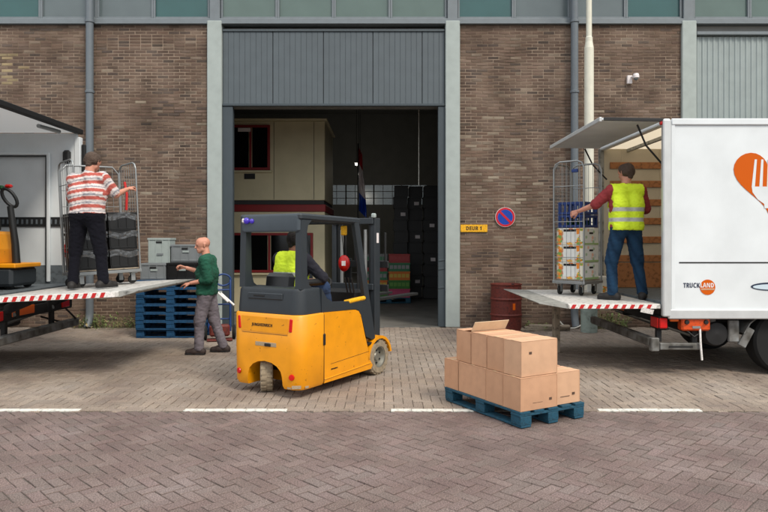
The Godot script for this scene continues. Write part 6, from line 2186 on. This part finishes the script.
func people() -> void:
	mat("vest_cloth", Color(1, 1, 1), 0.75, {"vcol": true})
	# man in the striped shirt on the left lift, back to the camera
	var px := -3.88
	var py := 1.03 + (px + 4.77) * tan(deg_to_rad(2.7)) + 0.004
	var J := {
		"hip_l": Vector3(-0.105, 0.93, 0), "hip_r": Vector3(0.105, 0.93, 0), "knee_l": Vector3(-0.18, 0.50, -0.03), "knee_r": Vector3(0.16, 0.50, -0.05),
		"ankle_l": Vector3(-0.20, 0.085, 0.0), "ankle_r": Vector3(0.21, 0.10, -0.03), "toe_l": Vector3(-0.25, 0, -0.97).normalized(), "toe_r": Vector3(0.45, 0, -0.9).normalized(),
		"shoulder_l": Vector3(-0.205, 1.43, -0.02), "shoulder_r": Vector3(0.205, 1.45, -0.02), "neck": Vector3(0.01, 1.54, -0.03),
		"elbow_l": Vector3(-0.30, 1.16, -0.12), "wrist_l": Vector3(-0.36, 1.20, -0.36), "elbow_r": Vector3(0.31, 1.24, -0.16), "wrist_r": Vector3(0.335, 1.33, -0.40),
		"palm_l": Vector3(0.4, -1, 0), "palm_r": Vector3(0.0, -1, 0), "thumb_l": 1.0, "thumb_r": -1.0, "curl_l": 0.8, "curl_r": 0.75,
		"head": Transform3D(rot(-20, -10, 3), Vector3(0.03, 1.665, -0.085)),
	}
	var stripes := func(p: Vector3) -> Color:
		var y := p.y + 0.10 * absf(p.x) - 0.02 * sin(p.x * 7.0)
		if absf(p.x) > 0.25:
			y = p.y * 0.6 - absf(p.x) * 0.8
		var u := fposmod(y / 0.105, 1.0)
		if u < 0.42: return Color(0.42, 0.105, 0.085)
		if u < 0.58: return Color(0.62, 0.55, 0.53)
		if u < 0.72: return Color(0.25, 0.25, 0.28)
		return Color(0.62, 0.56, 0.54)
	make_person("man in a red and white striped shirt and black trousers on the left tail lift", Vector3(px, py, -8.5), deg_to_rad(-8), J, {"heavy": 1.22, "belly": 0.12, "skin": M.skin, "hair": M.hair_grey, "top": Color(0.5, 0.2, 0.2), "top_color": stripes, "hem": 0.98, "sleeve": 0.85, "legs": Color(0.010, 0.010, 0.014), "shoe": M.shoe, "waist": 1.0, "crease": 0.008})
	# man in the yellow vest on the right lift, back to the camera, his left arm on the roll container
	var K := {
		"hip_l": Vector3(-0.10, 0.95, 0), "hip_r": Vector3(0.10, 0.95, 0), "knee_l": Vector3(-0.18, 0.52, -0.06), "knee_r": Vector3(0.17, 0.52, -0.03),
		"ankle_l": Vector3(-0.21, 0.085, 0.04), "ankle_r": Vector3(0.23, 0.085, 0.0), "toe_l": Vector3(-0.75, 0, -0.66).normalized(), "toe_r": Vector3(0.55, 0, -0.83).normalized(),
		"shoulder_l": Vector3(-0.20, 1.47, -0.02), "shoulder_r": Vector3(0.20, 1.47, 0.0), "neck": Vector3(0.0, 1.56, -0.02),
		"elbow_l": Vector3(-0.37, 1.28, -0.16), "wrist_l": Vector3(-0.53, 1.20, -0.34), "elbow_r": Vector3(0.31, 1.21, -0.06), "wrist_r": Vector3(0.24, 1.12, -0.30),
		"palm_l": Vector3(0.2, -0.5, -1), "palm_r": Vector3(-1, 0, 0), "thumb_l": 1.0, "thumb_r": -1.0, "curl_l": 0.9, "curl_r": 0.6,
		"head": Transform3D(rot(-8, 22, 0), Vector3(0.015, 1.71, -0.04)),
	}
	var vest := func(p: Vector3) -> Color:
		if (p.y > 1.185 and p.y < 1.235) or (p.y > 1.045 and p.y < 1.095): return Color(0.42, 0.43, 0.40)
		return Color(0.62, 0.80, 0.02)
	var denim := func(p: Vector3) -> Color:
		var k := 0.75 + 0.5 * absf(sin(p.y * 11.0 + p.x * 13.0 + 2.0 * sin(p.z * 17.0)))
		return Color(0.015 * k, 0.036 * k, 0.070 * k)
	make_person("man in a yellow safety vest and jeans on the right tail lift", Vector3(3.27, 0.914, -8.78), deg_to_rad(6), K, {"heavy": 1.08, "skin": M.skin, "hair": M.hair_grey, "top": Color(0.26, 0.045, 0.05), "hem": 0.95, "sleeve": 0.95, "legs": Color(0.03, 0.06, 0.11), "legs_color": denim, "shoe": M.shoe, "waist": 0.99, "vest": vest, "vest_hem": 0.93, "crease": 0.007})
	# bald man in the green sweater, facing left
	var G := {
		"hip_l": Vector3(-0.10, 0.90, 0.02), "hip_r": Vector3(0.10, 0.90, 0.02), "knee_l": Vector3(-0.11, 0.50, -0.06), "knee_r": Vector3(0.11, 0.49, 0.10),
		"ankle_l": Vector3(-0.12, 0.085, -0.07), "ankle_r": Vector3(0.12, 0.085, 0.24),
		"shoulder_l": Vector3(-0.19, 1.40, 0.04), "shoulder_r": Vector3(0.19, 1.40, 0.02), "neck": Vector3(0.0, 1.49, 0.01),
		"elbow_l": Vector3(-0.24, 1.12, 0.10), "wrist_l": Vector3(-0.20, 1.07, -0.17), "elbow_r": Vector3(0.24, 1.20, -0.10), "wrist_r": Vector3(0.14, 1.285, -0.34),
		"palm_l": Vector3(0.3, -1, 0), "palm_r": Vector3(-0.3, -1, 0), "thumb_l": 1.0, "thumb_r": -1.0, "curl_l": 0.35, "curl_r": 0.9,
		"head": Transform3D(rot(-6, 28, 0), Vector3(0.0, 1.635, -0.045)),
	}
	var sweat := func(p: Vector3) -> Color:
		var k := 0.9 + 0.2 * sin(p.y * 9.0 + p.z * 11.0)
		return Color(0.022 * k, 0.085 * k, 0.055 * k)
	var grey_l := func(p: Vector3) -> Color:
		var k := 0.85 + 0.3 * absf(sin(p.y * 8.0 + p.z * 9.0))
		return Color(0.135 * k, 0.118 * k, 0.132 * k)
	make_person("bald man in a green sweater and grey trousers by the blue pallets", Vector3(-2.70, 0.004, -9.85), deg_to_rad(90), G, {"heavy": 1.06, "skin": M.skin, "top": Color(0.03, 0.1, 0.06), "top_color": sweat, "top_name": "sweater", "hem": 0.885, "long": true, "cuff": 0.3, "legs": Color(0.13, 0.12, 0.13), "legs_color": grey_l, "shoe": M.shoe_brown, "waist": 0.90, "crease": 0.009, "loose": 0.012})
	# forklift driver
	var fb := Basis(Vector3.UP, deg_to_rad(-31.4))
	var D := {
		"hip_l": Vector3(-0.17, 1.14, -0.55), "hip_r": Vector3(0.03, 1.14, -0.55), "knee_l": Vector3(-0.2, 1.13, -0.97), "knee_r": Vector3(0.08, 1.13, -0.97),
		"ankle_l": Vector3(-0.2, 0.72, -1.12), "ankle_r": Vector3(0.08, 0.72, -1.12),
		"shoulder_l": Vector3(-0.26, 1.49, -0.56), "shoulder_r": Vector3(0.12, 1.49, -0.56), "neck": Vector3(-0.06, 1.56, -0.58),
		"elbow_l": Vector3(-0.34, 1.24, -0.72), "wrist_l": Vector3(-0.16, 1.22, -0.97), "elbow_r": Vector3(0.24, 1.27, -0.74), "wrist_r": Vector3(0.08, 1.21, -0.97),
		"palm_l": Vector3(0.3, -1, 0), "palm_r": Vector3(-0.3, -1, 0), "thumb_l": 1.0, "thumb_r": -1.0, "curl_l": 0.9, "curl_r": 0.9,
		"head": Transform3D(rot(-10, -20, 0), Vector3(-0.05, 1.70, -0.62)),
	}
	var dvest := func(p: Vector3) -> Color:
		if p.y > 1.30 and p.y < 1.335: return Color(0.40, 0.42, 0.38)
		return Color(0.60, 0.78, 0.02)
	make_person("forklift driver in a yellow safety vest over dark sleeves", Vector3(-1.317, 0.0, -7.16), deg_to_rad(-31.4), D, {"heavy": 1.0, "skin": M.skin_dark, "hair": M.hair_dark, "top": Color(0.025, 0.027, 0.035), "hem": 1.06, "long": true, "legs": Color(0.03, 0.05, 0.10), "shoe": M.shoe, "seated": true, "vest": dvest, "vest_hem": 1.14, "vest_half": 0.185, "crease": 0.006})
